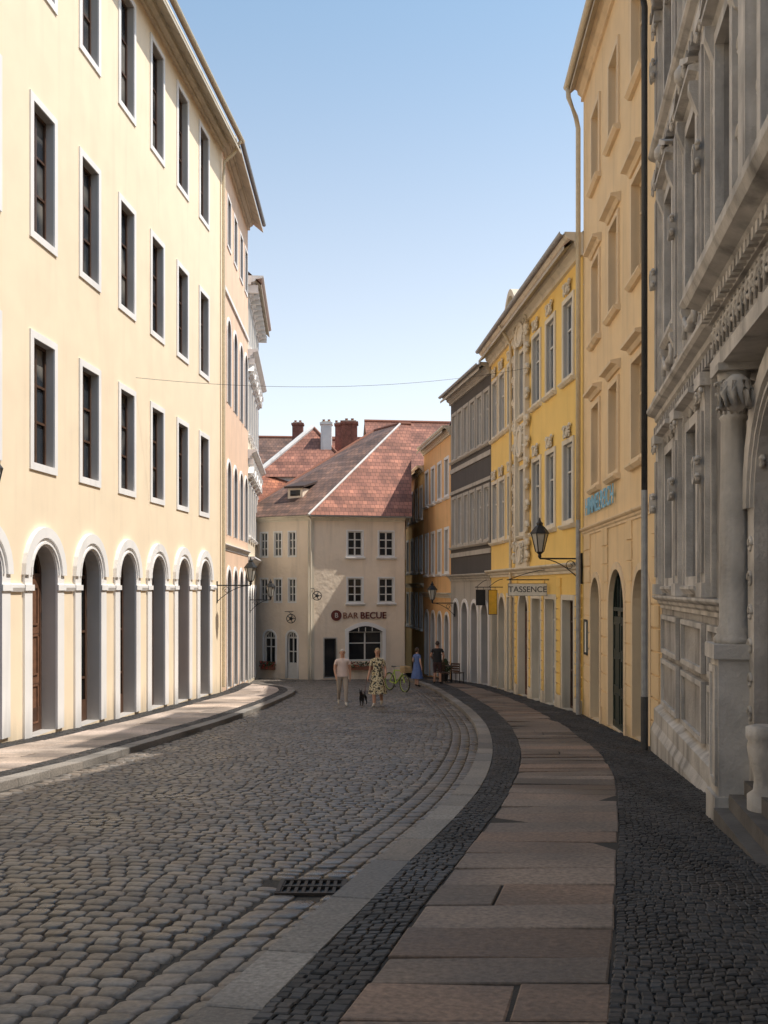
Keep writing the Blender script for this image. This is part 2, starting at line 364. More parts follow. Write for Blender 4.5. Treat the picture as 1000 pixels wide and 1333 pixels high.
# ------------------------------------------------------------ terrain functions
GY=[-400,-30,0,15,18,20,25,30,40,48,55,70,120,600]; GZ=[4,2.2,0,-1.2,-1.43,-1.57,-1.85,-2.08,-2.52,-3.0,-3.4,-4.0,-5,-6]
def zg(y): return float(np.interp(y,GY,GZ))
YY=np.arange(-20,64,.25)
def table(pts,sm=8):
    v=np.interp(YY,[p[0] for p in pts],[p[1] for p in pts])
    k=np.exp(-.5*(np.arange(-sm,sm+1)/(sm/2.2))**2); k/=k.sum()
    vp=np.concatenate([2*v[0]-v[1:sm+1][::-1],v,2*v[-1]-v[-sm-1:-1][::-1]])
    v2=np.convolve(vp,k,'valid')
    return lambda y: float(np.interp(y,YY,v2))
LK=table([(-20,-6.6),(0,-5.8),(8,-5.2),(12,-4.9),(15,-4.65),(19,-4.5),(24,-4.0),(30,-3.5),(34,-3.3),(36,-3.3),(38,-3.6),(39.5,-4.3),(41,-5.4),(42,-6.3),(60,-6.9)],5)
KL=table([(-20,-5.8),(0,-1.75),(4.27,-.79),(6.15,-.37),(8.5,.2),(11.1,.8),(13.8,1.25),(16.7,1.63),(19.5,1.92),(22.2,2.13),(25,2.23),(28,2.24),(32,2.12),(37,1.92),(42,1.5),(47,1.0),(55,.8)])
OFF=table([(-20,.65),(4,.65),(12,.65),(16,.75),(22,.8),(28,.88),(40,.95),(60,.9)])
DR=lambda y: KL(y)+OFF(y)
SR=table([(-20,-4.2),(0,-.1),(4.27,1.01),(7.27,1.77),(10,2.45),(12.9,3.12),(16.7,3.74),(22.2,4.2),(29.5,4.3),(33,4.12),(38,3.7),(42,3.1),(47,2.3),(55,1.6)])
WR=table([(-20,2.9),(7,3.2),(8.9,3.56),(16.7,4.84),(25.5,5.3),(38.5,4.3),(45.5,3.17),(53,2.2),(60,1.5)],2)
WL=lambda y: float(np.interp(y,[-20,-5,35,43,52],[-9.9,-9.1,-5.9,-6.1,-6.8]))
KH=.10
SWZ=lambda y: zg(y)+KH

def sheet(name,xs,ys,zf,mat):
    v=[(x,y,zf(x,y)) for y in ys for x in xs]; n=len(xs)
    f=[(j*n+i,j*n+i+1,(j+1)*n+i+1,(j+1)*n+i) for j in range(len(ys)-1) for i in range(n-1)]
    me=bpy.data.meshes.new(name); me.from_pydata(v,[],f); me.materials.append(mat); o=bpy.data.objects.new(name,me); COL.objects.link(o); return o
gm=plaster('ground_sand',(.052,.045,.038),var=.3,scale=3,bump=.4,bscale=60,streak=0)
sheet('ground',[-600,-200,-60,-20,-10,0,10,20,60,200,600],sorted(set(GY+list(range(-28,70,2)))),lambda x,y: zg(y)-.016,gm)

def stones(name,quads,zf,mat,gap,h,crown,tilt=.006,bev=.25,octo=True):
    V=[];F=[];C=[]
    for q,t in quads:
        cx=sum(p[0] for p in q)/4; cy=sum(p[1] for p in q)/4
        g=gap; z=zf(cy)+U(-tilt,tilt); ax=U(-1,1)*tilt*6; ay=U(-1,1)*tilt*6
        def shr(p,k):
            dx,dy=p[0]-cx,p[1]-cy; l=math.hypot(dx,dy); m=max(0.2,(l-k)/l); return (cx+dx*m,cy+dy*m)
        if octo:
            def oc(k,cut):
                pp=[shr((p[0]+0,p[1]),k) for p in q]; out=[]
                for i in range(4):
                    a,b_,c=pp[i-1],pp[i],pp[(i+1)%4]
                    out.append((b_[0]+(a[0]-b_[0])*cut,b_[1]+(a[1]-b_[1])*cut)); out.append((b_[0]+(c[0]-b_[0])*cut,b_[1]+(c[1]-b_[1])*cut))
                return out
            o1=oc(g,.13); o2=oc(g+.007,.16); o3=oc(g+.022,.20); i0=len(V)
            dz=zf(cy+1)-zf(cy)
            zz=lambda p: z+(p[1]-cy)*dz+(p[0]-cx)*ax+(p[1]-cy)*ay
            V+= [(p[0],p[1],zz(p)-h) for p in o1]+[(p[0],p[1],zz(p)-crown) for p in o2]+[(p[0],p[1],zz(p)) for p in o3]
            for k in range(8):
                F.append((i0+k,i0+(k+1)%8,i0+8+(k+1)%8,i0+8+k)); F.append((i0+8+k,i0+8+(k+1)%8,i0+16+(k+1)%8,i0+16+k))
            F.append(tuple(range(i0+16,i0+24))); C+=[t]*24
        else:
            i0=len(V); a=[shr(p,g) for p in q]; c=[shr(p,g+bev) for p in q]; dz=zf(cy+.5)-zf(cy-.5)
            zz=lambda p: z+(p[1]-cy)*dz+(p[0]-cx)*ax+(p[1]-cy)*ay
            V+=[(p[0],p[1],zz(p)-h) for p in a]+[(p[0],p[1],zz(p)-crown) for p in a]+[(p[0],p[1],zz(p)) for p in c]
            for k in range(4):
                F.append((i0+k,i0+(k+1)%4,i0+4+(k+1)%4,i0+4+k)); F.append((i0+4+k,i0+4+(k+1)%4,i0+8+(k+1)%4,i0+8+k))
            F.append(tuple(range(i0+8,i0+12))); C+=[t]*12
    me=bpy.data.meshes.new(name); me.from_pydata(V,[],F); me.materials.append(mat)
    at=me.color_attributes.new('tint','FLOAT_COLOR','POINT')
    at.data.foreach_set('color',np.array([(c[0],c[1],c[2],1) for c in C],dtype=np.float32).ravel())
    if octo: me.shade_smooth()
    o=bpy.data.objects.new(name,me); COL.objects.link(o); return o
def tint(lo,hi,warm=.06):
    v=U(lo,hi); w=U(-warm,warm); return (v*(1+w),v,v*(1-w))
cob=tint_mat('cobble_granite',(.137,.118,.101),(.26,.58),bump=.8,bs=22,lf=(.64,1.32))
sett=tint_mat('dark_mosaic_setts',(.030,.0275,.0265),(.5,.8))
slab=tint_mat('granite_slabs',(.195,.155,.126),(.5,.8),bump=.6,bs=30,lf=(.55,1.32))
kerbm=tint_mat('kerb_granite',(.225,.203,.18),(.55,.8),bump=.6,bs=40,lf=(.65,1.25))

def slope(y): return (KL(y+.5)-KL(y-.5))
quads=[]
y=1.5; row=0
GUT=.55
while y<52:
    dy=.135*U(.93,1.07); k=slope(y)*.9; k2=slope(y+dy)*.9
    xr=KL(y)-GUT; x=xr+U(-.02,.02); row+=1
    while True:
        w=U(.12,.20); x2=x-w
        if x2<LK(y+ -k*(x-xr))+.0: break
        if y>12 and x2< -9: break
        ya=lambda xx: y-k*(xx-xr)*.6+.03*math.sin(xx*1.3+y*.7)
        yb=lambda xx: y+dy-k2*(xx-xr)*.6+.03*math.sin(xx*1.3+(y+dy)*.7)
        j=lambda: U(-.006,.006)
        quads.append(([(x2+j(),ya(x2)+j()),(x+j(),ya(x)+j()),(x+j(),yb(x)+j()),(x2+j(),yb(x2)+j())],tint(.58,1.42,.08)))
        x=x2
    y+=dy
for g in range(3):
    y=1.5
    while y<46:
        l=U(.17,.25); w=GUT/3
        a=lambda yy,k: KL(yy)-GUT+w*k+.01
        quads.append(([(a(y,g),y),(a(y,g+1),y),(a(y+l,g+1),y+l),(a(y+l,g),y+l)],tint(.65,1.25,.06)))
        y+=l
gx0,gx1=-.76,-.27
quads=[q for q in quads if not (gx0-.05<sum(p[0] for p in q[0])/4<gx1+.05 and 6.62<sum(p[1] for p in q[0])/4<7.17)]
def rz(y): return zg(y)
stones('cobblestone_road',quads,rz,cob,.004,.022,.005,tilt=.005)
kq=[];y=-6
while y<50:
    l=U(.8,1.2); y2=y+l
    kq.append(([(KL(y),y),(KL(y)+.27,y-slope(y)*.27),(KL(y2)+.27,y2-slope(y2)*.27),(KL(y2),y2)],tint(.75,1.2,.05))); y=y2
stones('kerb',kq,SWZ,kerbm,.005,.16,.008,tilt=.002,bev=.012,octo=False)
kq=[];y=-6
while y<41.2:
    l=U(.5,.8) if y>33 else U(.8,1.2); y2=y+l
    kq.append(([(LK(y)-.28,y),(LK(y),y),(LK(y2),y2),(LK(y2)-.28,y2)],tint(.8,1.15,.05))); y=y2
stones('kerb',kq,SWZ,kerbm,.004,.16,.008,tilt=.002,bev=.012,octo=False)
def mosaic(fa,fb,y0,y1,s=.07):
    q=[];y=y0
    while y<y1:
        a0,b0,a1,b1=fa(y),fb(y),fa(y+s),fb(y+s); n=max(1,int(round((b0-a0)/s)))
        off=U(-.3,.3)
        for i in range(n):
            t0,t1=max(0,i+(off if i else 0))/n,min(1,(i+1+(off if i<n-1 else 0))/n); j=lambda:U(-.006,.006)
            wv=lambda t: .03*math.sin(t*n*.45+y*2)
            q.append(([(a0+(b0-a0)*t0+j(),y+j()+wv(t0)),(a0+(b0-a0)*t1+j(),y+j()+wv(t1)),(a1+(b1-a1)*t1+j(),y+s+j()+wv(t1)),(a1+(b1-a1)*t0+j(),y+s+j()+wv(t0))],tint(.5,1.7,.10)))
        y+=s
    return q
q=mosaic(lambda y:KL(y)+.28,DR,2.5,30)+mosaic(lambda y:KL(y)+.28,DR,30,46,.10)+mosaic(SR,lambda y:WR(y)+.05,3,26,.062)+mosaic(SR,lambda y:WR(y)+.05,26,46,.10)
q+=mosaic(lambda y:LK(y)-.6,lambda y:LK(y)-.29,8,39,.085)
def lf(y): return max(WL(y)+.5,WL(y)*.5+.5*(LK(y)-2.0)) if y<35 else WL(y)+.5
q+=mosaic(lambda y:WL(y)-.05,lf,8,41,.085)
stones('mosaic_pavement',q,SWZ,sett,.004,.02,.006,tilt=.004,bev=.011,octo=False)
def slabs(fa,fb,y0,y1,lo,hi,cols,split=.25,tl=.004):
    q=[];y=y0
    while y<y1:
        l=U(lo,hi); y2=y+l
        ts=[0,1] if rnd()>split else [0,U(.35,.65),1]
        for i in range(len(ts)-1):
            a=lambda yy,t: (fa(yy)+(fb(yy)-fa(yy))*t+U(-.008,.008), yy)
            c=random.choice(cols); v=U(.68,1.25)
            q.append(([a(y,ts[i]),a(y,ts[i+1]),a(y2,ts[i+1]),a(y2,ts[i])],(c[0]*v,c[1]*v,c[2]*v)))
        y=y2
    return q
cols=[(1,.90,.84),(.95,.92,.90),(1.0,.95,.9),(.88,.85,.83),(1.08,.92,.82)]
q=slabs(DR,SR,2.2,46,.38,.6,cols,.10)
stones('pavement_slabs',q,SWZ,slab,.011,.05,.006,tilt=.004,bev=.012,octo=False)
lc=[(2.15,2.2,2.3),(1.95,2.0,2.05),(2.35,2.35,2.35)]
q=slabs(lf,lambda y:LK(y)-.61,8,40,.6,1.0,lc,split=.6)
stones('pavement_slabs',q,SWZ,slab,.009,.05,.004,tilt=.002,bev=.010,octo=False)
bedm=plaster('joint_sand',(.03,.026,.022),var=.3,scale=3,bump=.2,bscale=60,streak=0)
for fa,fb,y1 in ((lambda y:KL(y)+.02,lambda y:WR(y)+.4,50),(lambda y:WL(y)-.3,lambda y:LK(y)-.02,41)):
    ys=[i*.5 for i in range(-12,int(y1*2))]; v=[];f=[]
    for i,y in enumerate(ys):
        v+=[(fa(y),y,SWZ(y)-.014),(fb(y),y,SWZ(y)-.014)]
        if i: f.append((2*i-2,2*i-1,2*i+1,2*i))
    me=bpy.data.meshes.new('pavement_bed'); me.from_pydata(v,[],f); me.materials.append(bedm); COL.objects.link(bpy.data.objects.new('pavement_bed',me))
b=B('storm_drain')
fr=lambda s,n,zz: W(s,n,zg(n)+zz)
b.box('black',fr,gx0,gx1,6.67,7.12,-.1,-.012,part='well')
for i in range(9):
    x=gx0+.03+i*(gx1-gx0-.06)/8; b.box('iron2',fr,x-.012,x+.012,6.71,7.08,-.01,.008,part='bars')
for y in (6.67,6.88,7.08): b.box('iron2',fr,gx0,gx1,y,y+.035,-.01,.012,part='rim')
for x in (gx0,gx1-.03): b.box('iron2',fr,x,x+.03,6.70,7.09,-.01,.015,part='rim2')
b.done()

# ------------------------------------------------------------ LEFT BUILDINGS
p0=(-8.7-.4,-5); p1=(-5.9,35); fr=frame(p0,p1,(0,15)); Lh=fr.L; k=Lh/40
b=B('arcaded_townhouse'); ops=[]
ys=[20+2.5*i for i in range(-9,6)]
for y in ys:
    s=(y+5)*k
    for zb,zt in ((4.15,6.68),(8.85,11.5),(14.05,17.0)):
        ops.append(dict(s=s,w=1.0,zb=zb,zt=zt,d=.21,sash='brown',glass='glass',bars=(.36,.66),tw=.15,proud=.035,fw=.06))
    ops.append(dict(s=s,w=1.22,zb=zg(y)+.13,zt=2.47,arch=True,d=.36,sash='brown',glass='dglass',bars=(.3,.62),tw=.34,proud=.05,double=True,fw=.09,door='wood' if (y in (30.,20.,10.)) else None,kick=.5))
facade(b,fr,0,Lh,-4,18.0,ops,'L1')
for y in ys:
    s=(y+5)*k
    for sg in (-1,1):
        c=s+sg*(.61+.17)
        b.box('white',fr,c-.20,c+.20,.051,.085,1.54,1.66,part='imposts')
    b.extr('white',fr,s+.61+.38,s+2.5*k-.61-.38,[(0,1.52),(.04,1.52),(.07,1.6),(.07,1.66),(0,1.68)],part='impost_band')
cornice(b,fr,0,Lh,17.5,.5,.5,'R3t')
shell(b,fr,Lh,-4,18.0,11,5.2,.70,'tileB','L1')
gutter(b,fr,-.1,Lh+.02,.74,17.85,'ypipe',.1)
b.tube('ypipe',[fr(Lh-.25,.74,17.75),fr(Lh-.25,.5,17.3),fr(Lh-.25,.14,17.0),fr(Lh-.25,.12,16.5),fr(Lh-.25,.12,-2)],.06,part='downpipe')
b.done()
fr=frame((-5.9,35.02),(-6.1,43),(0,39)); b=B('peach_townhouse'); ops=[]
for y in (36.7,38.6,40.5,42.2):
    s=y-35
    ops.append(dict(s=s,w=.85,zb=14.6,zt=16.4,d=.15,sash='brown',tw=.1,trim='white'))
    ops.append(dict(s=s,w=.95,zb=8.6,zt=11.8,arch=True,d=.15,sash='brown',tw=.12,trim='white'))
    ops.append(dict(s=s,w=.95,zb=3.6,zt=6.4,arch=True,d=.15,sash='brown',tw=.12,trim='white'))
    ops.append(dict(s=s,w=1.1,zb=zg(y)+.13,zt=2.3,arch=True,d=.3,sash='brown',glass='dglass',tw=.14,trim='white',kick=.5))
facade(b,fr,0,fr.L,-4,18.1,ops,'peach')
cornice(b,fr,0,fr.L,3.0,.22,.14,'white','string'); cornice(b,fr,0,fr.L,17.6,.5,.5,'R3t')
b.box('white',fr,.02,fr.L,0,.07,12.6,12.75,part='band')
shell(b,fr,fr.L,-4,18.1,11,4.5,.66,'tileB','peach',(0,.3)); gutter(b,fr,0,fr.L+.25,.70,17.95,'zinc',.09)
b.done()
fr=frame((-6.1,43.02),(-6.8,52),(0,47)); b=B('ornate_cream_townhouse'); ops=[]
for i in range(5):
    s=.95+1.75*i; y=43+s
    for zb,zt,h in ((12.6,14.6,1),(8.6,10.9,2),(4.0,6.3,2)):
        ops.append(dict(s=s,w=.85,zb=zb,zt=zt,d=.15,tw=.12,trim='white',hood=h,sill=1))
    ops.append(dict(s=s,w=1.1,zb=zg(y)+.1,zt=1.6,arch=True,d=.3,sash='brown',glass='dglass',tw=.14,trim='white',kick=.5))
facade(b,fr,0,fr.L,-4.5,15.7,ops,'cream2')
for z,n in ((2.6,.3),(7.4,.4),(11.9,.45),(15.2,.7)): cornice(b,fr,-.0,fr.L,z,.4,n,'white','cornices')
for i in range(11):
    b.box('white',fr,.1+i*.87,.25+i*.87,0,.45,14.85,15.2,part='brackets')
    b.box('white',fr,.1+i*.87,.22+i*.87,0,.28,11.65,11.9,part='brackets')
    b.box('white',fr,.1+i*.87,.22+i*.87,0,.25,7.15,7.4,part='brackets')
shell(b,fr,fr.L,-4.5,15.65,10,4.5,.6,'tileR','cream2'); b.done()

# ------------------------------------------------------------ RIGHT BUILDINGS
def rfr(a,c): return frame(a,c,(0,(a[1]+c[1])/2))
def scroll(b,mat,fr,s,z,n,size,flip=1,turns=1.3,r=.03):
    pts=[];K=16
    for i in range(K+1):
        t=i/K; a=t*turns*2*math.pi; R=size*(1-.78*t)
        pts.append(fr(s+flip*R*math.cos(a),n,z+R*math.sin(a)))
    b.tube(mat,pts,r,6,part='scrollwork',radii=[r*(1.2-.6*i/K) for i in range(K+1)])
def festoon(b,mat,fr,s,z,w,n,r=.04):
    pts=[fr(s-w/2+w*i/10,n+.02*math.sin(i*2.1),z-.28*w*math.sin(math.pi*i/10)) for i in range(11)]
    b.tube(mat,pts,r,7,part='festoons',radii=[r*(.6+.7*math.sin(math.pi*i/10))*(1+.25*math.sin(i*4)) for i in range(11)])
    for e in (-1,1):
        p=fr(s+e*w/2,n,z); b.tube(mat,[p,fr(s+e*w/2,n+.01,z-.22*w-.1)],r*.8,6,part='festoons')
def cartouche(b,mat,fr,s,z,n,w,h):
    pi=[(s+w*.32*math.cos(t),z+h*.36*math.sin(t)) for t in [2*math.pi*i/18 for i in range(18)]]
    po=[(s+w*.46*math.cos(t)*(1+.08*math.sin(5*t)),z+h*.5*math.sin(t)) for t in [2*math.pi*i/18 for i in range(18)]]
    b.ring(mat,fr,pi,po,n,n+.09,True,part='cartouche'); b.prism(mat,fr,pi,n,n+.05,part='cartouche_face')
    for e in (-1,1):
        scroll(b,mat,fr,s+e*w*.55,z+h*.3,n+.05,w*.2,e); scroll(b,mat,fr,s+e*w*.5,z-h*.3,n+.05,w*.18,-e)
fr=rfr((4.84,16.7),(2.91,5)); b=B('sandstone_palace'); LL=fr.L; kk=LL/11.7
S=lambda y:(16.7-y)*kk
ops=[]
cols_y=[15.2,12.9]
for y in cols_y+[10.6,8.3,6.2]:
    s=S(y)
    if y>11: ops.append(dict(s=s,w=.82,zb=1.75,zt=3.75,d=.28,tw=.14,trim='stone2',proud=.09,hood=1,sill=1,glass='glass',sash='brown',rev='stone'))
    ops.append(dict(s=s,w=.86,zb=5.75,zt=7.85,d=.3,tw=.15,trim='stone2',proud=.10,hood=2,sill=1,glass='glass',sash='brown',rev='stone'))
    ops.append(dict(s=s,w=.86,zb=9.5,zt=11.1,d=.3,tw=.15,trim='stone2',proud=.10,sill=1,glass='glass',sash='brown',rev='stone'))
ops.append(dict(s=S(7.9),w=2.0,zb=zg(7.9)+.35,zt=3.35,arch=True,d=.55,tw=.28,trim='stone2',proud=.12,double=True,glass='dglass',sash='wood',door='wood',dh=.95,rev='stone',fw=.12))
facade(b,fr,0,LL,-3,12.2,ops,'stone')
b.extr('stone2',fr,.0,S(10.15),[(0,-2.6),(.20,-2.6),(.20,-.85),(.14,-.72),(.14,-.5),(0,-.4)],part='plinth')
b.extr('stone2',fr,S(5.9),LL,[(0,-2.6),(.24,-2.6),(.24,-.35),(.16,-.22),(.16,0),(0,.1)],part='plinth')
for (a,e) in ((16.1,14.3),(13.8,12.0),(11.6,10.4)):
    for z0,z1 in ((-.35,.42),(.52,1.15)):
        s0,s1=S(a),S(e)
        b.box('stone',fr,s0,s1,0,.05,z0,z1,part='panels')
        b.ring('stone2',fr,[(s0+.07,z0+.07),(s0+.07,z1-.07),(s1-.07,z1-.07),(s1-.07,z0+.07)],[(s0,z0),(s0,z1),(s1,z1),(s1,z0)],.05,.10,True,part='panel_frames')
cornice(b,fr,0,S(10.1),1.25,.22,.17,'stone2','sill_course')
cornice(b,fr,0,S(10.0),4.35,.32,.27,'stone2','string_courses')
cornice(b,fr,0,LL,8.8,.32,.24,'stone2','string_courses')
cornice(b,fr,0,LL,11.5,.6,.4,'stone2','main_cornice')
for i in range(int(LL/.22)):
    s=.05+i*.22; b.box('stone',fr,s,s+.11,0,.22,11.38,11.52,part='dentils')
    b.box('stone',fr,s,s+.11,0,.15,8.68,8.81,part='dentils')
    if s<S(10.2): b.box('stone',fr,s,s+.11,0,.15,4.22,4.36,part='dentils')
for y in (16.45,14.05,11.75,):
    s=S(y)
    for z0,z1 in ((1.48,4.2),(4.68,8.66),(9.13,11.36)):
        b.box('stone2',fr,s-.17,s+.17,0,.12,z0,z1,part='pilasters')
        b.box('stone',fr,s-.10,s+.10,.121,.15,z0+.3,z1-.45,part='pilaster_panels')
        b.box('stone2',fr,s-.22,s+.22,0,.17,z0,z0+.18,part='pilaster_bases')
        b.box('stone2',fr,s-.23,s+.23,0,.19,z1-.16,z1-.002,part='pilaster_caps')
        for e in (-1,1): scroll(b,'stone2',fr,s+e*.14,z1-.25,.17,.075,e,1.2,.022)
        b.box('stone2',fr,s-.27,s-.172,0,.06,z0,z1-.005,part='pilaster_backs'); b.box('stone2',fr,s+.172,s+.27,0,.06,z0,z1-.005,part='pilaster_backs')
        cartouche(b,'stone2',fr,s,(z0+z1)/2+.2,.15,.22,.34)
for y in (9.45,7.25):
    s=S(y)
    for z0,z1 in ((5.1,8.66),(9.13,11.36)):
        b.box('stone2',fr,s-.17,s+.17,0,.12,z0,z1,part='pilasters'); b.box('stone2',fr,s-.23,s+.23,0,.19,z1-.16,z1-.002,part='pilaster_caps')
for y in cols_y+[10.6,8.3]:
    s=S(y)
    festoon(b,'stone2',fr,s,5.35,.9,.10,.045)
    for e in (-1,1):
        b.extr('stone2',fr,s+e*.56-.07,s+e*.56+.07,[(0,7.6),(.08,7.65),(.2,7.98),(.2,8.1),(0,8.1)],part='consoles')
        b.extr('stone2',fr,s+e*.56-.07,s+e*.56+.07,[(0,5.15),(.05,5.2),(.15,5.44),(.15,5.49),(0,5.49)],part='consoles')
        scroll(b,'stone2',fr,s+e*.25,9.22,.08,.11,e); scroll(b,'stone2',fr,s+e*.2,8.43,.2,.1,-e)
        scroll(b,'stone2',fr,s+e*.7,7.2,.04,.10,e); scroll(b,'stone2',fr,s+e*.7,6.3,.04,.10,-e)
        if y>11: scroll(b,'stone2',fr,s+e*.22,4.0,.06,.12,e,1.4,.025)
    b.lathe('stone2',fr(s,.2,8.38),[(.05,0),(.11,.06),(.11,.16),(.04,.26)],8,part='masks')
CN=.20
for y in (9.3,6.5):
    s=S(y); g=zg(y)
    b.box('stone2',fr,s-.25,s+.25,0,.44,g-.1,g+.35,part='pedestals'); b.box('stone2',fr,s-.21,s+.21,0,.40,g+.35,.92,part='pedestals')
    b.ring('stone2',fr,[(s-.12,g+.5),(s-.12,.78),(s+.12,.78),(s+.12,g+.5)],[(s-.17,g+.44),(s-.17,.85),(s+.17,.85),(s+.17,g+.44)],.40,.425,True,part='pedestal_panels')
    b.box('stone2',fr,s-.26,s+.26,0,.45,.92,1.06,part='pedestals')
    c=fr(s,CN+.02,0)
    b.lathe('stone2',(c.x,c.y,1.06),[(.18,0),(.19,.05),(.16,.09),(.17,.13),(.135,.18),(.137,.7),(.13,1.4),(.115,2.15),(.14,2.19),(.115,2.22),(.12,2.4),(.15,2.58),(.16,2.62)],20,part='columns')
    for a in range(12):
        t=a*math.pi/6; 
        for zz,rr in ((3.36,.13),(3.5,.14),(3.6,.15)):
            b.tube('stone2',[(c.x+.11*math.cos(t),c.y+.11*math.sin(t),zz-.09),(c.x+rr*math.cos(t),c.y+rr*math.sin(t),zz),(c.x+(rr+.035)*math.cos(t),c.y+(rr+.035)*math.sin(t),zz-.025)],.018,5,part='acanthus')
    b.box('stone2',fr,s-.2,s+.2,0,.40,3.68,3.75,part='abacus')
s0,s1=S(9.8),S(6.0)
b.box('stone2',fr,s0,s1,0,.36,3.75,3.9,part='architrave'); b.box('stone',fr,s0,s1,0,.33,3.9,4.3,part='frieze')
for i in range(22):
    s=s0+.1+i*(s1-s0-.2)/21; scroll(b,'stone2',fr,s,4.1,.345,.10,(-1)**i,1.5,.022)
    b.tube('stone2',[fr(s+.04,.34,3.96),fr(s+.09,.36,4.1),fr(s+.05,.34,4.25)],.016,5,part='leaf_relief')
b.extr('stone2',fr,s0-.05,s1+.05,[(0,4.3),(.37,4.3),(.40,4.38),(.46,4.45),(.58,4.5),(.62,4.58),(.62,4.66),(0,4.74)],part='portal_cornice')
for i in range(int((s1-s0)/.15)):
    s=s0+i*.15; b.box('stone2',fr,s,s+.08,.37,.45,4.31,4.4,part='portal_dentils')
for sg in (-1,1):
    for i in range(4): scroll(b,'stone2',fr,S(7.9)+sg*(.55+.25*i),3.38-.09*i*i,.06,.12,sg,1.4,.03)
    cartouche(b,'stone2',fr,S(7.9)+sg*1.05,2.9,.02,.3,.5)
    for i in range(7): scroll(b,'stone2',fr,S(7.9)+sg*1.14,2.0-.32*i,.125,.08,(-1)**i,1.3,.02)
c=fr(S(8.75),.30,3.42)
b.lathe('stone2',(c.x,c.y,c.z-.2),[(.05,0),(.11,.08),(.13,.18),(.12,.27),(.05,.33)],12,part='carved_head')
for i in range(9):
    t=i*math.pi/4.5; b.tube('stone2',[(c.x+.10*math.cos(t),c.y+.10*math.sin(t),c.z+.05),(c.x+.15*math.cos(t),c.y+.15*math.sin(t),c.z-.05),(c.x+.13*math.cos(t+.3),c.y+.13*math.sin(t+.3),c.z-.17)],.03,6,part='carved_mane')
for i in range(3): b.box('step',fr,S(9.0)+.04*i,S(6.75),0,.46-.13*i,zg(8)-.5,zg(8)+.16+.14*i,part='steps')
c=fr(S(8.35),.14,0)
b.lathe('stone2',(c.x,c.y,-.26),[(.15,-.3),(.15,.05),(.10,.09),(.09,.2),(.13,.34),(.15,.46),(.14,.52),(.16,.55),(.16,.64),(.10,.66)],18,part='jamb_baluster')
shell(b,fr,LL,-3,12.1,12,4.2,.42,'slate','stone')
b.tube('dpipe',[fr(.0,.36,12.1),fr(.05,.3,11.7),fr(.0,.30,11.2),fr(.0,.30,3.3)],.055,part='downpipe')
b.tube('zinc',[fr(-.0,.30,3.3),fr(.0,.30,-.3)],.058,part='downpipe_lower'); b.tube('dpipe',[fr(-.0,.30,-.3),fr(.0,.30,-1.3)],.065,part='downpipe_foot')
b.done(smooth=('columns','acanthus','scrollwork','festoons','masks','carved_head','carved_mane','leaf_relief','downpipe','jamb_baluster'))
fr=rfr((2.95,4.95),(2.7,-14)); b=B('plain_townhouse'); ops=[]
for i in range(7):
    for zb,zt in ((1.9,3.9),(5.6,7.6),(9.2,11)): ops.append(dict(s=1.6+2.6*i,w=1,zb=zb,zt=zt,tw=.12,trim='R3t',sill=1))
facade(b,fr,0,fr.L,-3,12.8,ops,'cream2'); cornice(b,fr,0,fr.L,12.3,.45,.45,'R3t')
shell(b,fr,fr.L,-3,12.75,11,4.5,.6,'tileB'); b.done()

# -- ochre house
fr=rfr((4.84,16.72),(5.3,25.5)); b=B('ochre_townhouse'); ops=[]
for s in (1.9,4.4,6.75):
    for i,(zb,zt) in enumerate(((4.15,6.05),(7.75,9.6),(11.6,13.3))):
        ops.append(dict(s=s,w=.98,zb=zb,zt=zt,d=.16,tw=.12,trim='R2t',proud=.05,hood=(1,1,0)[i],sill=1,sash='R2t',glass='blind',bars=(.68,),rev='R2t'))
ops.append(dict(s=1.6,w=1.45,zb=zg(18.2)+.1,zt=1.95,arch=True,d=.35,tw=.14,trim='R2t',sash='greend',glass='dglass',rev='R2t',kick=.5))
ops.append(dict(s=4.1,w=1.75,zb=zg(20.6)+.1,zt=2.0,arch=True,d=.12,tw=.16,trim='R2t',sash='greend',glass='dglass',door='greend',dh=.95,rev='R2t'))
ops.append(dict(s=6.8,w=1.3,zb=zg(23.4)+.1,zt=1.85,arch=True,d=.3,tw=.14,trim='R2t',sash='greend',glass='dglass',rev='R2t',kick=.9))
facade(b,fr,0,fr.L,-4,15.0,ops,'R2')
cornice(b,fr,.1,fr.L,2.95,.2,.12,'R2t','string'); cornice(b,fr,0,fr.L,14.5,.5,.34,'R2t')
for z in [ -1.2+.42*i for i in range(10)]:
    for a,e in ((.12,.72),(2.48,3.04),(5.16,5.98),(7.62,8.6)): 
        if z<2.6: b.box('R2',fr,a,e,-.0,.03,z,z+.38,part='rustication')
shell(b,fr,fr.L,-4,15.0,11,5,.38,'tileB','R2'); gutter(b,fr,-.1,fr.L+.1,.42,14.95,'ypipe',.1)
e=fr.L
b.tube('ypipe',[fr(e-.05,.42,14.9),fr(e-.05,.40,14.6),fr(e+.0,.2,14.1),fr(e+.0,.14,13.8),fr(e+.0,.14,3.4)],.065,part='downpipe')
b.tube('zinc',[fr(e,.14,3.4),fr(e,.14,-1.8)],.065,part='downpipe_lower')
b.done(smooth=('downpipe',))
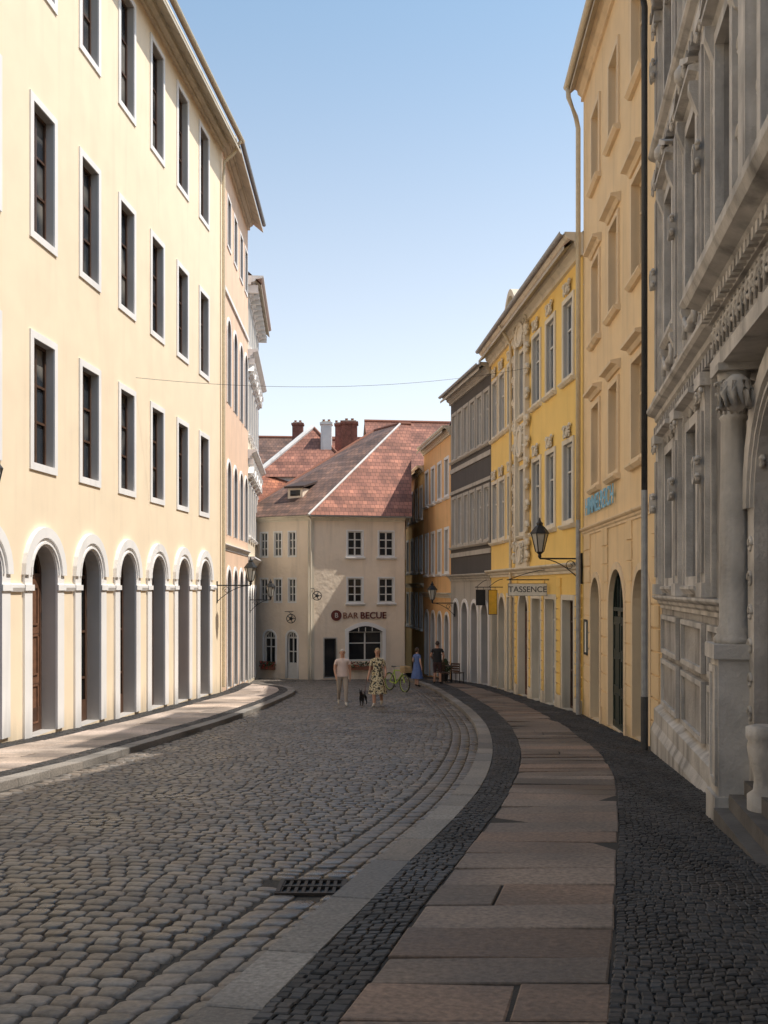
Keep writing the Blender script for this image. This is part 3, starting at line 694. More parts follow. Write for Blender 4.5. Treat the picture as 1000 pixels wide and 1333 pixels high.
def text(name,body,fr,s,z,n,size,mat,dirsign,ext=.015,parent=None,off=0):
    cu=bpy.data.curves.new(name,'FONT'); cu.body=body; cu.size=size; cu.extrude=ext; cu.align_x='CENTER'; cu.align_y='CENTER'; cu.offset=off
    o=bpy.data.objects.new(name,cu); COL.objects.link(o)
    X=fr.d*dirsign; Z=fr.n; Y=Vector((0,0,1)); m=Matrix((X,Y,Z)).transposed().to_4x4(); m.translation=fr(s,n,z)
    dg=bpy.context.evaluated_depsgraph_get(); me=bpy.data.meshes.new_from_object(o.evaluated_get(dg)); bpy.data.objects.remove(o)
    me.transform(m); me.materials.clear(); me.materials.append(M[mat]); o2=bpy.data.objects.new(name,me); COL.objects.link(o2)
    if parent: o2.parent=parent
    return o2
text('facade_lettering','HIMMELREICH',fr,6.15,3.64,.06,.62,'blue',-1,.008,None,.004)

# -- yellow house
fr=rfr((5.3,25.52),(4.3,38.5)); b=B('yellow_rococo_townhouse'); ops=[]
cs=[1.45,3.45,5.25,7.15,9.2,10.8,12.2]
for i,s in enumerate(cs):
    w=.95 if i!=3 else 1.05
    ops.append(dict(s=s,w=w,zb=7.55,zt=9.65,d=.13,tw=.14,trim='R3t',sill=1,sash='wsash',bars=(.64,)))
    ops.append(dict(s=s,w=w,zb=3.5,zt=5.65,d=.13,tw=.14,trim='R3t',sill=1,sash='wsash',bars=(.64,)))
    y=25.5+s
    ops.append(dict(s=s,w=1.15 if i!=3 else 1.4,zb=zg(y)+.1,zt=1.25 if i!=3 else 1.45,arch=(i in(3,5)),d=.25,tw=.15,trim='R3t',sash=('brown','wsash','wsash','brown','brown','brown','brown')[i],glass='dglass',door='wood' if i in(3,) else None,bars=(.35,.8),rev='R3t'))
facade(b,fr,0,fr.L,-4,10.6,ops,'R3')
b.box('R3t',fr,6.28,8.02,0,.10,2.28,3.2,part='bay_panels'); b.box('R3t',fr,6.30,6.5,.0,.16,3.2,10.4,part='bay_pilasters'); b.box('R3t',fr,7.8,8.0,.0,.16,3.2,10.4,part='bay_pilasters')
b.box('R3t',fr,6.5,7.8,0,.06,5.95,7.2,part='bay_panels')
b.ring('R3t',fr,[(6.25+.9-.9+1.8*i/12,10.95+.55*math.sin(math.pi*i/12)) for i in range(13)],[(6.13+2.04*i/12,11.0+.72*math.sin(math.pi*i/12)) for i in range(13)],0,.5,False,part='bay_pediment')
b.prism('R3t',fr,[(6.25+1.8*i/12,10.95+.55*math.sin(math.pi*i/12)) for i in range(13)],.0,.35,part='bay_tympanum')
cartouche(b,'R3t',fr,7.15,6.55,.10,1.0,1.05); cartouche(b,'R3t',fr,7.15,10.2,.10,1.3,.8); cartouche(b,'R3t',fr,7.15,2.75,.12,.9,.7)
for s in cs:
    if s!=7.15: cartouche(b,'R3t',fr,s,5.98,.02,.5,.34); cartouche(b,'R3t',fr,s,10.0,.02,.5,.32)
for z in (2.6,3.0,3.6,4.3,5,5.7,6.4,7.1,8,8.8,9.5,10.1): 
    for sg in (-1,1): scroll(b,'R3t',fr,7.15+sg*.98,z,.12,.19,sg,1.4,.06)
cornice(b,fr,.1,fr.L,2.0,.28,.28,'R3t','string'); cornice(b,fr,0,fr.L,10.45,.6,.5,'R3t')
cuts=[0.1]+sorted(sum([[o['s']-o['w']/2-.17,o['s']+o['w']/2+.17] for o in ops if o['zb']<0],[]))+[fr.L-.02]
for a,e in zip(cuts[::2],cuts[1::2]):
    if e-a<.12: continue
    b.box('R3t',fr,a,e,0,.05,-3.2,zg(25.5+a)+.45,part='plinth')
    z=zg(25.5+a)+.5
    while z<1.7: b.box('R3',fr,a+.03,e-.03,0,.045,z,z+.26,part='rustication'); z+=.31
shell(b,fr,fr.L,-4,10.95,11,4.2,.52,'tileR','R3'); gutter(b,fr,0,fr.L,.56,11.05,'zinc',.09)
b.tube('ypipe',[fr(8.6,.56,10.9),fr(8.6,.3,10.5),fr(8.6,.15,10.2),fr(8.6,.15,-2)],.055,part='downpipe')
b.done(smooth=('scrollwork',))
# -- grey house
fr=rfr((4.3,38.52),(3.17,45.5)); b=B('dark_grey_townhouse'); ops=[]
for i in range(6):
    s=.65+1.14*i
    for zb,zt in ((7.6,9.6),(3.6,5.7)): ops.append(dict(s=s,w=.72,zb=zb,zt=zt,d=.13,tw=.14,trim='R4t',sill=1,sash='wsash'))
for i in range(4):
    s=.95+1.7*i; ops.append(dict(s=s,w=1.1,zb=zg(38.5+s)+.1,zt=.95,arch=True,d=.3,tw=.16,trim='white',sash='brown',glass='dglass',kick=.6,door='wood' if i==1 else None))
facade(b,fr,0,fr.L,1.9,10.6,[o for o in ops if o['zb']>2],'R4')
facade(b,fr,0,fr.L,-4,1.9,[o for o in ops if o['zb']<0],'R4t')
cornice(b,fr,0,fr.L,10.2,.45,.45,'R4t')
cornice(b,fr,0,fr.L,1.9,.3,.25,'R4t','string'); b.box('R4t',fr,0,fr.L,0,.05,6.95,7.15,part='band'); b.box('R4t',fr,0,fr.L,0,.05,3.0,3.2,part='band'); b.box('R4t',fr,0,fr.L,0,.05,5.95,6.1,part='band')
shell(b,fr,fr.L,-4,10.65,11,4,.5,'slate','cream2',(0,.1)); gutter(b,fr,0,fr.L,.54,10.6,'zinc',.08); b.done()
# -- orange
fr=rfr((3.17,45.52),(2.2,53)); b=B('orange_townhouse'); ops=[]
for i in range(4):
    s=.95+1.85*i
    for zb,zt in ((6.1,7.8),(2.4,4.4)): ops.append(dict(s=s,w=.85,zb=zb,zt=zt,d=.13,tw=.14,trim='white',sill=1,sash='wsash'))
    ops.append(dict(s=s,w=1.1,zb=zg(45.5+s)+.1,zt=.3,arch=True,d=.3,tw=.14,trim='white',sash='brown',glass='dglass',kick=.5))
facade(b,fr,0,fr.L,-4.5,9.3,ops,'R5'); cornice(b,fr,0,fr.L,8.85,.45,.4,'R3t'); cornice(b,fr,0,fr.L,1.1,.25,.2,'R3t','string')
shell(b,fr,fr.L,-4.5,9.3,10,4.5,.42,'slate','R5'); b.done()
fr=rfr((2.2,53.02),(1.35,61)); b=B('straw_townhouse'); ops=[]
for i in range(4):
    s=.95+1.9*i
    for zb,zt in ((5.6,7.2),(2.6,4.4),(-.6,1.2)): ops.append(dict(s=s,w=.85,zb=zb,zt=zt,d=.13,tw=.14,trim='white',sill=1,sash='wsash'))
facade(b,fr,0,fr.L,-5,8.3,ops,'R6'); cornice(b,fr,0,fr.L,8.0,.35,.4,'R3t'); cornice(b,fr,0,fr.L,1.6,.25,.2,'R3t','string')
shell(b,fr,fr.L,-5,8.25,9,3,.5,'tileR','R6'); b.done()

# ------------------------------------------------------------ BEIGE CORNER HOUSE
b=B('beige_corner_house')
ff=frame((-3.65,48),(1.06,49.1),(0,0)); fw_=frame((-3.65,48),(-8,50.5),(-6,0)); fs=frame((1.06,49.1),(1.3,58),(5,53))
ops=[]
for x in (2.24,3.86):
    for zb,zt in ((3.2,4.45),(.86,2.08)): ops.append(dict(s=x,w=.76,zb=zb,zt=zt,d=.1,tw=.07,trim='white',proud=.02,sill=1,sash='wsash',bars=(.66,.33),fw=.06,glass='dglass'))
ops.append(dict(s=2.78,w=1.75,zb=-2.1,zt=-.62,arch=False,d=.2,tw=0,sash='wsash',bars=(.6,),glass='dglass'))
ops.append(dict(s=.97,w=.6,zb=-2.9,zt=-.95,d=.12,tw=.05,trim='stone2',sash='black',glass='dglass',nomull=True,bars=()))
facade(b,ff,0,ff.L,-4.5,5.15,ops,'beige')
c=2.78; pi=[(c-.875,-2.1)]+[(c-.875+1.75*i/10,-.62-.0+.28*math.sin(math.pi*i/10)-.0) for i in range(11)]+[(c+.875,-2.1)]
po=[(c-1.05,-2.1)]+[(c-1.05+2.1*i/10,-.50+.36*math.sin(math.pi*i/10)) for i in range(11)]+[(c+1.05,-2.1)]
b.ring('white',ff,pi,po,-.002,.06,False,part='shop_surround')
b.prism('dglass',ff,[(c-.875,-.63)]+[(c-.875+1.75*i/10,-.62+.28*math.sin(math.pi*i/10)) for i in range(11)],-.0,.012,part='fanlight')
for i in (3,5,7): b.box('wsash',ff,c-.875+.175*i-.02,c-.875+.175*i+.02,.013,.035,-.62,-.42,part='fanlight_bars')
ops=[]
for s in (1.0,2.1,3.2,4.3):
    for zb,zt in ((3.2,4.42),(.88,2.05)): ops.append(dict(s=s*.8+.35,w=.42,zb=zb,zt=zt,d=.08,tw=.06,trim='white',proud=.02,sash='wsash',bars=(.66,.33),fw=.05,glass='dglass'))
ops.append(dict(s=1.15,w=.62,zb=-3.0,zt=-.62,arch=True,d=.15,tw=.09,trim='white',sash='wsash',glass='dglass',kick=.8))
ops.append(dict(s=2.55,w=.72,zb=-2.3,zt=-.62,arch=True,d=.15,tw=.09,trim='white',sash='wsash',glass='dglass'))
for o in ops[:8]: o['s']=round(o['s'],3)
facade(b,fw_,0,fw_.L,-4.5,5.15,ops,'beige')
facade(b,fs,0,fs.L,-5,5.15,[dict(s=3,w=.8,zb=3.2,zt=4.42,tw=.07,trim='white')],'beige')
cornice(b,ff,-.02,ff.L,4.95,.26,.28,'R3t','eaves'); cornice(b,fw_,-.02,fw_.L,4.95,.26,.28,'R3t','eaves')
b.box('R3t',ff,-.16,.16,0,.03,-3.6,4.94,part='corner_strip')
b.tube('R3t',[ff(-.02,.16,5.0),ff(-.02,.12,4.6),ff(-.02,.12,-3)],.05,part='downpipe')
ez=5.22
E0=W(-3.75,47.62,ez); E1=W(1.42,48.8,ez); R0=W(.9,53.6,10.75); R1=W(1.5,53.75,10.75)
EW=W(-7.9,50.0,ez); RW=W(-.55,56.0,10.75)
def rf(mat,pts,o,u,v):
    uv=[((p-o).dot(u),(p-o).dot(v)) for p in pts]; b.face(mat,pts,uv=uv,part='roof_'+mat)
u=(E1-E0).normalized(); nrm=(E1-E0).cross(R0-E0).normalized(); vv=nrm.cross(u).normalized(); rf('tileR',[E0,E1,R1,R0],E0,u,vv)
u=(E0-EW).normalized(); nrm=(E0-EW).cross(RW-EW).normalized(); vv=nrm.cross(u).normalized(); rf('tileB',[EW,E0,R0,RW],EW,u,vv)
b.face('tileB',[EW,RW,W(-4,60,ez)],uv=[(0,0),(3,6),(6,0)],part='roof_back'); b.face('tileR',[R0,R1,W(1.4,59.5,ez),W(-4,60,ez),RW],uv=[(0,6),(1,6),(1,0),(-4,0),(-3,6)],part='roof_back')
b.face('beige',[W(1.35,48.9,ez-.02),W(1.35,59.4,ez-.02),W(1.4,53.7,10.7)],part='gable')
b.tube('whitewall',[E0,R0],.06,part='hip_tiles'); b.tube('clay',[RW,R0,R1],.10,part='ridge'); b.tube('clay',[EW,RW],.09,part='verge')
gutter(b,ff,-.1,ff.L+.25,.40,5.2,'zinc',.07)
dn=frame((-5.0,49.9),(-4.2,49.5),(-5,0))
b.prism('beige',dn,[(0,6.2),(.9,6.2),(.9,6.75),(0,6.75)],-.9,.0,part='dormer'); b.prism('dglass',dn,[(.15,6.35),(.75,6.35),(.75,6.65),(.15,6.65)],0,.01,part='dormer_window')
b.extr('tileB',dn,-.15,1.05,[(.12,6.75),(-1.4,7.15),(-1.4,7.25),(.12,6.85)],part='dormer_roof')
b.done()
t=B('shop_lettering')
text('letters_a','BAR',ff,2.0,.18,.05,.44,'clay',1,.02,t.top); text('letters_b','BECUE',ff,3.18,.18,.05,.46,'redl',1,.02,t.top,.008)
t.prism('redl',ff,[(1.28+.27*math.cos(a*math.pi/9),.2+.27*math.sin(a*math.pi/9)) for a in range(18)],0.0,.05,part='disc'); t.done()
text('letters_c','B',ff,1.28,.2,.06,.34,'wsash',1,.01,t.top)
def flowerbox(name,fr,s0,s1,z,n0):
    f=B(name); f.box('clay',fr,s0,s1,n0,n0+.2,z,z+.18,part='trough')
    v=[];fc=[];v2=[];fc2=[]
    for i in range(260):
        c=fr(U(s0-.03,s1+.03),n0+U(-.02,.26),z+U(.1,.42)); a=Vector((U(-1,1),U(-1,1),U(-1,1))).normalized()*.05; e=a.orthogonal().normalized()*.035
        V,Fc=(v2,fc2) if rnd()<.35 else (v,fc)
        k=len(V); V+= [c-a,c+e,c+a,c-e]; Fc.append((k,k+1,k+2,k+3))
    f.mesh('leaf',v,fc,part='leaves'); f.mesh('flower',v2,fc2,part='blossoms'); f.done()
flowerbox('flower_box',ff,1.95,3.6,-2.55,.07); flowerbox('flower_box',fw_,2.15,2.95,-2.6,.07)

# ------------------------------------------------------------ BACKGROUND HOUSES
def bghouse(name,a,c,zt,D,rh,wall,tile,wins=True,z0=-6):
    fr=frame(a,c,(0,0)); b=B(name); ops=[]
    n=int(fr.L/2.2)
    for i in range(n):
        for z in (zt-1.9,zt-4.6): ops.append(dict(s=(i+.5)*fr.L/n,w=.8,zb=z,zt=z+1.25,d=.1,tw=.08,trim='white'))
    facade(b,fr,0,fr.L,z0,zt,ops if wins else [],wall); cornice(b,fr,0,fr.L,zt-.25,.25,.25,'R3t'); shell(b,fr,fr.L,z0,zt,D,rh,.35,tile,wall,(.15,.15)); b.done()
bghouse('background_house',(-11,56.2),(-3.4,58.8),5.6,7,3.3,'cream2','tileO')
bghouse('background_house',(-14,68),(-1.5,69),8.3,9,4.6,'whitewall','tileB')
bghouse('background_house',(-.6,61.5),(7.5,62.5),7.7,10,5.3,'cream2','tileR')
bghouse('background_house',(-3.9,63.5),(-.7,63.2),7.6,7,4.2,'cream2','tileR')
b=B('hipped_roof_house')
A0,A1,AP,AB=W(-8.3,60.6,8.6),W(-1.6,60.6,8.6),W(-4.7,63.6,12.25),W(-4.7,70,12.25)
b.face('tileR',[A0,A1,AP],uv=[(0,0),(6.7,0),(3.5,4.7)],part='roof_front')
b.face('tileO',[A1,W(-1.6,71,8.6),AB,AP],uv=[(0,0),(10,0),(9,4.7),(3,4.7)],part='roof_right'); b.face('tileB',[A0,W(-8.3,71,8.6),AB,AP],uv=[(0,0),(10,0),(9,4.7),(3,4.7)],part='roof_left')
fq=lambda s,n,z: W(-8.1+s,60.8+n,z)
b.box('whitewall',fq,0,6.3,0,9.8,-6,8.6,part='walls')
b.tube('whitewall',[A0,AP],.17,part='hip_mortar'); b.tube('clay',[A1,AP],.10,part='hip_tiles'); b.tube('clay',[AP,AB],.1,part='ridge'); b.done()
chimney('brick_chimney',-2.0,55.6,8.6,11.25,.9,.7); chimney('brick_chimney',-3.75,62.5,9.5,12.4,.7,.6,'whitewall'); chimney('brick_chimney',-6.1,68,9.5,13.3,.75,.6); chimney('brick_chimney',-3.0,64,10.5,12.6,.5,.5)

# ------------------------------------------------------------ LANTERNS, SIGNS, CABLE
def lantern(name,wall,x,y,z,h=.8):
    b=B(name); k=h/.8
    b.lathe('milk',(x,y,z),[(.09*k,.0),(.19*k,.42*k)],6,part='glass')
    for a in range(6):
        t=a*math.pi/3
        b.tube('iron',[(x+.095*k*math.cos(t),y+.095*k*math.sin(t),z),(x+.195*k*math.cos(t),y+.195*k*math.sin(t),z+.42*k)],.014,5,part='cage')
    b.lathe('iron',(x,y,z+.42*k),[(.23*k,0),(.22*k,.03*k),(.12*k,.16*k),(.07*k,.2*k),(.08*k,.25*k),(.03*k,.30*k),(.012,.38*k)],6,part='hood')
    b.lathe('iron',(x,y,z-.16*k),[(.02,0),(.05,.05*k),(.04,.1*k),(.1*k,.16*k)],8,part='holder')
    w=Vector(wall); az=z-.16*k
    b.tube('iron',[(w.x,w.y,az),(x,y,az)],.022,7,part='bracket_arm')
    mid=Vector((x,y,az)); d=(Vector((w.x,w.y,az))-mid)
    b.tube('iron',[mid+d*t+Vector((0,0,-.55*k*t*t)) for t in [i/8 for i in range(9)]],.014,6,part='bracket_stay')
    b.tube('iron',[(w.x,w.y,az-.6*k),(w.x,w.y,az+.15)],.03,6,part='wall_plate')
    c=mid+d*.72-Vector((0,0,.16*k)); pts=[]
    for i in range(18):
        a=i/17*2.4*math.pi; R=.13*k*(1-.7*i/17); pts.append(c+d.normalized()*R*math.cos(a)+Vector((0,0,R*math.sin(a))))
    b.tube('iron',pts,.011,5,part='scroll')
    b.done()
lantern('wall_lantern',(5.26,25.55),4.12,25.4,2.55,.9)
lantern('wall_lantern',(-5.95,34.2),-4.75,34.2,1.85,.85)
lantern('wall_lantern',(-6.15,44),-5.2,44,1.2,.8)
lantern('wall_lantern',(3.3,44.8),2.25,44.8,1.05,.85)
lantern('wall_lantern',(-7.42,17.5),-7.08,17.5,3.5,.5)
def hangsign(name,x0,x1,y,z0,z1,wallx,mat,txt=None,tm='black',size=.2,rim=.02):
    b=B(name); fr=frame((x0,y),(x1,y),(x0,0))
    b.box(mat,fr,0,x1-x0,-.02,.02,z0,z1,part='board'); b.ring('iron',fr,[(0.0,z0+.0),(.0,z1-.0),(x1-x0-.0,z1-.0),(x1-x0-.0,z0+.0)],[(-rim,z0-rim),(-rim,z1+rim),(x1-x0+rim,z1+rim),(x1-x0+rim,z0-rim)],-.025,.028,True,part='rim')
    b.tube('iron',[(x0-.05,y,z1+.12),(wallx,y,z1+.12)],.018,6,part='arm')
    for x in (x0+.06,x1-.06): b.tube('iron',[(x,y,z1),(x,y,z1+.12)],.008,5,part='links')
    b.tube('iron',[(x0+(wallx-x0)*t,y,z1+.12+.3*math.sin(t*math.pi*.5)) for t in [i/8 for i in range(9)]],.012,5,part='stay'); b.done()
    if txt: text('lettering',txt,fr,(x1-x0)/2,(z0+z1)/2,.024,size,tm,1,.005,b.top)
hangsign('hanging_sign',3.78,4.95,29.2,1.36,1.72,5.03,'signw','TASSENCE','black',.25,.008)
hangsign('hanging_sign',3.95,4.25,36.2,.6,1.5,4.5,'signy')
hangsign('hanging_sign',3.75,4.1,39,.9,1.5,4.25,'iron')
def ironsign(name,x,y,z,wx,wy):
    b=B(name); b.tube('iron',[(wx,wy,z+.35),(x-.3,y,z+.35)],.018,6,part='arm')
    b.tube('iron',[(x+.22*math.cos(a),y,z+.22*math.sin(a)) for a in [i*math.pi/8 for i in range(17)]],.022,6,part='wreath')
    for i in range(5):
        a=i*1.257; b.tube('iron',[(x,y,z),(x+.2*math.cos(a),y,z+.2*math.sin(a))],.02,5,part='emblem')
    b.lathe('iron',(x,y,z-.08),[(.03,0),(.09,.05),(.09,.12),(.03,.17)],8,part='emblem_core')
    b.tube('iron',[(x,y,z+.22),(x,y,z+.35)],.01,5,part='link'); b.tube('iron',[(wx,wy,z),(x-.1,y,z+.33)],.012,5,part='stay'); b.done()
ironsign('wrought_iron_sign',-4.65,48.0,.05,-4.55,48.6); ironsign('wrought_iron_sign',-3.3,47.3,1.2,-3.5,48.0)
b=B('notice_board'); fr=rfr((4.84,16.7),(5.3,25.5)); b.box('signw',fr,7.9,8.35,.0,.05,-.1,.75,part='board'); b.ring('iron',fr,[(7.93,-.07),(7.93,.72),(8.32,.72),(8.32,-.07)],[(7.87,-.13),(7.87,.78),(8.38,.78),(8.38,-.13)],.05,.07,True,part='rim'); b.done()
b=B('overhead_cable')
A=Vector((-6.62,25.6,7.2)); C=Vector((4.85,31.6,8.85))
b.tube('iron',[A.lerp(C,i/24)-Vector((0,0,.42*4*(i/24)*(1-i/24))) for i in range(25)],.006,5,part='wire'); b.done()

# ------------------------------------------------------------ PEOPLE
def mk_eval(name,verts,edges,radii,root,sub=2):
    me=bpy.data.meshes.new(name); me.from_pydata(verts,edges,[]); o=bpy.data.objects.new(name,me); COL.objects.link(o)
    sk=o.modifiers.new('Skin','SKIN'); ss=o.modifiers.new('Sub','SUBSURF'); ss.levels=sub; ss.render_levels=sub
    d=me.skin_vertices[0].data
    for i,r in enumerate(radii): d[i].radius=(r,r) if not isinstance(r,tuple) else r; d[i].use_root=(i==root)
    bpy.context.view_layer.update(); dg=bpy.context.evaluated_depsgraph_get()
    m2=bpy.data.meshes.new_from_object(o.evaluated_get(dg)); bpy.data.objects.remove(o); return m2
def segdist(p,a,c):
    ab=c-a; t=max(0,min(1,(p-a).dot(ab)/max(ab.dot(ab),1e-9))); return (p-(a+ab*t)).length,t
def human(name,loc,rotz,H,J,mats,female=False,hair='hair_blond',longhair=False,dress=None,sleeve=.5,shorts=1.0,grip=False):
    top=empty(name); k=H/1.72
    base={'pelvis':(0,0,.94),'waist':(0,-.005,1.09),'chest':(0,-.01,1.29),'neckb':(0,0,1.44),'neck':(0,-.01,1.50),'head1':(0,-.02,1.57),'head2':(0,-.015,1.635),'headt':(0,-.005,1.69)}
    fem=female
    rad={'pelvis':(.155 if fem else .145,.115),'waist':(.125 if fem else .145,.10),'chest':(.155 if fem else .175,.115),'neckb':(.085,.075),'neck':.055,'head1':(.066,.078),'head2':(.076,.092),'headt':(.055,.065)}
    base.update(J)
    sh=.165 if fem else .19
    E=[('pelvis','waist'),('waist','chest'),('chest','neckb'),('neckb','neck'),('neck','head1'),('head1','head2'),('head2','headt')]
    for sd,sg in (('l',1),('r',-1)):
        base.setdefault('sh'+sd,(sg*sh,0,1.40)); rad['sh'+sd]=.066 if not fem else .054
        rad['el'+sd]=.047 if not fem else .039; rad['wr'+sd]=.028; rad['pm'+sd]=(.022,.036)
        base.setdefault('hp'+sd,(sg*.095,0,.88)); rad['hp'+sd]=.102; rad['th'+sd]=.094; rad['kn'+sd]=.064; rad['cf'+sd]=.062; rad['an'+sd]=.045; rad['to'+sd]=(.036,.028)
        hp,kn,an=Vector(base['hp'+sd]),Vector(base['kn'+sd]),Vector(base['an'+sd])
        base['th'+sd]=tuple(hp.lerp(kn,.4)); base['cf'+sd]=tuple(kn.lerp(an,.3)+Vector((0,.015,0)))
        base.setdefault('to'+sd,tuple(an+Vector((sg*.03,-.17,-.055)))); 
        w=Vector(base['wr'+sd]); e=Vector(base['el'+sd]); d=(w-e).normalized(); base['pm'+sd]=tuple(w+d*.075)
        E+= [('chest','sh'+sd),('sh'+sd,'el'+sd),('el'+sd,'wr'+sd),('wr'+sd,'pm'+sd),('pelvis','hp'+sd),('hp'+sd,'th'+sd),('th'+sd,'kn'+sd),('kn'+sd,'cf'+sd),('cf'+sd,'an'+sd),('an'+sd,'to'+sd)]
        pm=Vector(base['pm'+sd]); lat=Vector((0,-1,0)); lat=(lat-d*lat.dot(d)).normalized(); inn=Vector((-sg,0,0)); inn=(inn-d*inn.dot(d)).normalized()
        for fi,(off,ln) in enumerate(((.026,.070),(.009,.080),(-.009,.074),(-.026,.058))):
            a='f%d%s'%(fi,sd); cu=.9 if grip else .35
            base[a+'0']=tuple(pm+lat*off+d*.012); base[a+'1']=tuple(pm+lat*off*1.15+d*(.012+ln*.55)+inn*ln*cu*.25); base[a+'2']=tuple(pm+lat*off*1.1+d*(.012+ln*(.95-.5*cu*.6))+inn*ln*cu*.8)
            rad[a+'0']=.0095; rad[a+'1']=.0088; rad[a+'2']=.007; E+=[('pm'+sd,a+'0'),(a+'0',a+'1'),(a+'1',a+'2')]
        a='tm'+sd; base[a+'0']=tuple(w+d*.035+lat*.03+inn*.006); base[a+'1']=tuple(w+d*.075+lat*.05+inn*.018); base[a+'2']=tuple(w+d*.10+lat*.048+inn*.03)
        rad[a+'0']=.011; rad[a+'1']=.0095; rad[a+'2']=.008; E+=[('wr'+sd,a+'0'),(a+'0',a+'1'),(a+'1',a+'2')]
    nm=list(base.keys()); idx={n:i for i,n in enumerate(nm)}
    V=[Vector(base[n]) for n in nm]
    me=mk_eval(name+'_body',[tuple(v) for v in V],[(idx[a],idx[c]) for a,c in E],[rad.get(n,.03) for n in nm],idx['pelvis'])
    order=['skin','top','bottom','shoe']
    for m in order: me.materials.append(M[mats[m]])
    segs=[(V[idx[a]],V[idx[c]],a,c) for a,c in E]
    def rr(n):
        r=rad.get(n,.03); return r if not isinstance(r,tuple) else max(r)
    for p in me.polygons:
        c=p.center; best=None
        for a,e,na,nb in segs:
            d,t=segdist(c,a,e); d/= (rr(na)*(1-t)+rr(nb)*t)
            if best is None or d<best[0]: best=(d,t,na,nb)
        d,t,na,nb=best; m='skin'
        if na in('pelvis','waist','chest') and nb in('waist','chest','neckb') or nb.startswith('sh'):
            m='top' if c.z>.98 else 'bottom'
            if c.z>1.46: m='skin'
        elif na.startswith('sh'): m='top' if t<sleeve else 'skin'
        elif na=='pelvis' or na.startswith('hp'): m='bottom'
        elif na.startswith('th') or na.startswith('kn') or na.startswith('cf'):
            z=(c.z-.09)/.8; m='bottom' if (1-z)<shorts else 'skin'
        if nb.startswith('to') or (na.startswith('cf') and t>.9 and c.z<V[idx['an'+na[-1]]].z+.02): m='shoe'
        p.material_index=order.index(m)
    me.shade_smooth()
    o=bpy.data.objects.new(name+'_body',me); COL.objects.link(o); o.parent=top
    h=B(name+'_head'); hc=Vector(base['head2'])
    nu,nv=16,10
    def head_pt(u,v,inf):
        th=math.pi*v; ph=2*math.pi*u
        return hc+Vector((math.sin(th)*math.sin(ph)*.080*inf,-math.sin(th)*math.cos(ph)*.098*inf+.008,math.cos(th)*.112*inf-.01))
    fv=[];fcs=[]
    for j in range(nv+1):
        for i in range(nu):
            u=i/nu; v=j/nv; p=head_pt(u,v,.93); fr_=(math.cos(2*math.pi*u)+1)/2
            if v>.6: p.x*=1-.35*(v-.6)*2.0*fr_; 
            if abs(v-.55)<.12 and (i in(0,)): p.y-=.016
            fv.append(p)
    for j in range(nv):
        for i in range(nu): fcs.append((j*nu+i,j*nu+(i+1)%nu,(j+1)*nu+(i+1)%nu,(j+1)*nu+i))
    h.mesh(mats['skin'],fv,fcs,part='skull')
    h.mesh(mats['skin'],[hc+Vector(q) for q in ((-.011,-.09,-.01),(.011,-.09,-.01),(0,-.088,.02),(0,-.116,-.018),(0,-.09,-.028))],[(0,3,2),(1,2,3),(0,4,3),(1,3,4)],part='nose')
    for sg in (-1,1):
        h.lathe('eye',tuple(hc+Vector((sg*.03,-.088,.008))),[(.002,-.008),(.010,-.004),(.010,.004),(.002,.008)],8,part='eyes')
        h.tube(mats['skin'],[hc+Vector((sg*.076,.0,.02)),hc+Vector((sg*.087,.008,.0)),hc+Vector((sg*.078,.004,-.03))],.011,6,part='ears')
    h.tube('lip',[hc+Vector((-.022,-.088,-.048)),hc+Vector((0,-.096,-.047)),hc+Vector((.022,-.088,-.048))],.005,5,part='mouth')
    hv=[];hf=[]; K=12
    for j in range(K+1):
        for i in range(nu):
            u=i/nu; front=(math.cos(2*math.pi*u)+1)/2
            vmax=(.62 if not longhair else .80)-front*(.32 if not longhair else .47)
            p=head_pt(u,vmax*j/K,1.07+.03*math.sin(i*5+j*3)); p.y+=.008; hv.append(p)
    for j in range(K):
        for i in range(nu): hf.append((j*nu+i,j*nu+(i+1)%nu,(j+1)*nu+(i+1)%nu,(j+1)*nu+i))
    h.mesh(hair,hv,hf,part='hair')
    if dress:
        prof=[(.16,.12,1.09),(.175,.135,.94),(.20,.16,.8),(.235,.19,.65),(.26,.215,.50),(.272,.23,.38)]; dv=[];df=[];n=28
        for j,(rx,ry,z) in enumerate(prof):
            for i in range(n):
                a=2*math.pi*i/n; w=1+.07*math.sin(a*7+j*.3)*(j/5); dv.append(Vector((rx*w*math.cos(a),ry*w*math.sin(a)-.0,z)))
        for j in range(5):
            for i in range(n): df.append((j*n+i,j*n+(i+1)%n,(j+1)*n+(i+1)%n,(j+1)*n+i))
        h.mesh(dress,dv,df,part='skirt')
    else:
        prof=[(.178,.135,1.22),(.172,.13,1.10),(.178,.138,.98),(.186,.145,.90)]; dv=[];df=[];n=24
        for j,(rx,ry,z) in enumerate(prof):
            for i in range(n):
                a=2*math.pi*i/n; w=1+.03*math.sin(a*5+j); dv.append(Vector((rx*w*math.cos(a),ry*w*math.sin(a),z)))
        for j in range(3):
            for i in range(n): df.append((j*n+i,j*n+(i+1)%n,(j+1)*n+(i+1)%n,(j+1)*n+i))
        h.mesh(mats['top'],dv,df,part='skirt')
    ht=h.done(smooth=('skull','hair','nose','skirt','ears')); ht.parent=top
    top.location=loc; top.rotation_euler=(0,0,rotz); top.scale=(k,k,k)
    return top
M['skin']=simple('skin',(.50,.27,.18),.55,var=.04); M['skinp']=simple('skin_pale',(.58,.36,.27),.55,var=.04)
M['eye']=simple('eye_dark',(.03,.025,.02),.3); M['lip']=simple('lips',(.35,.12,.10),.5)
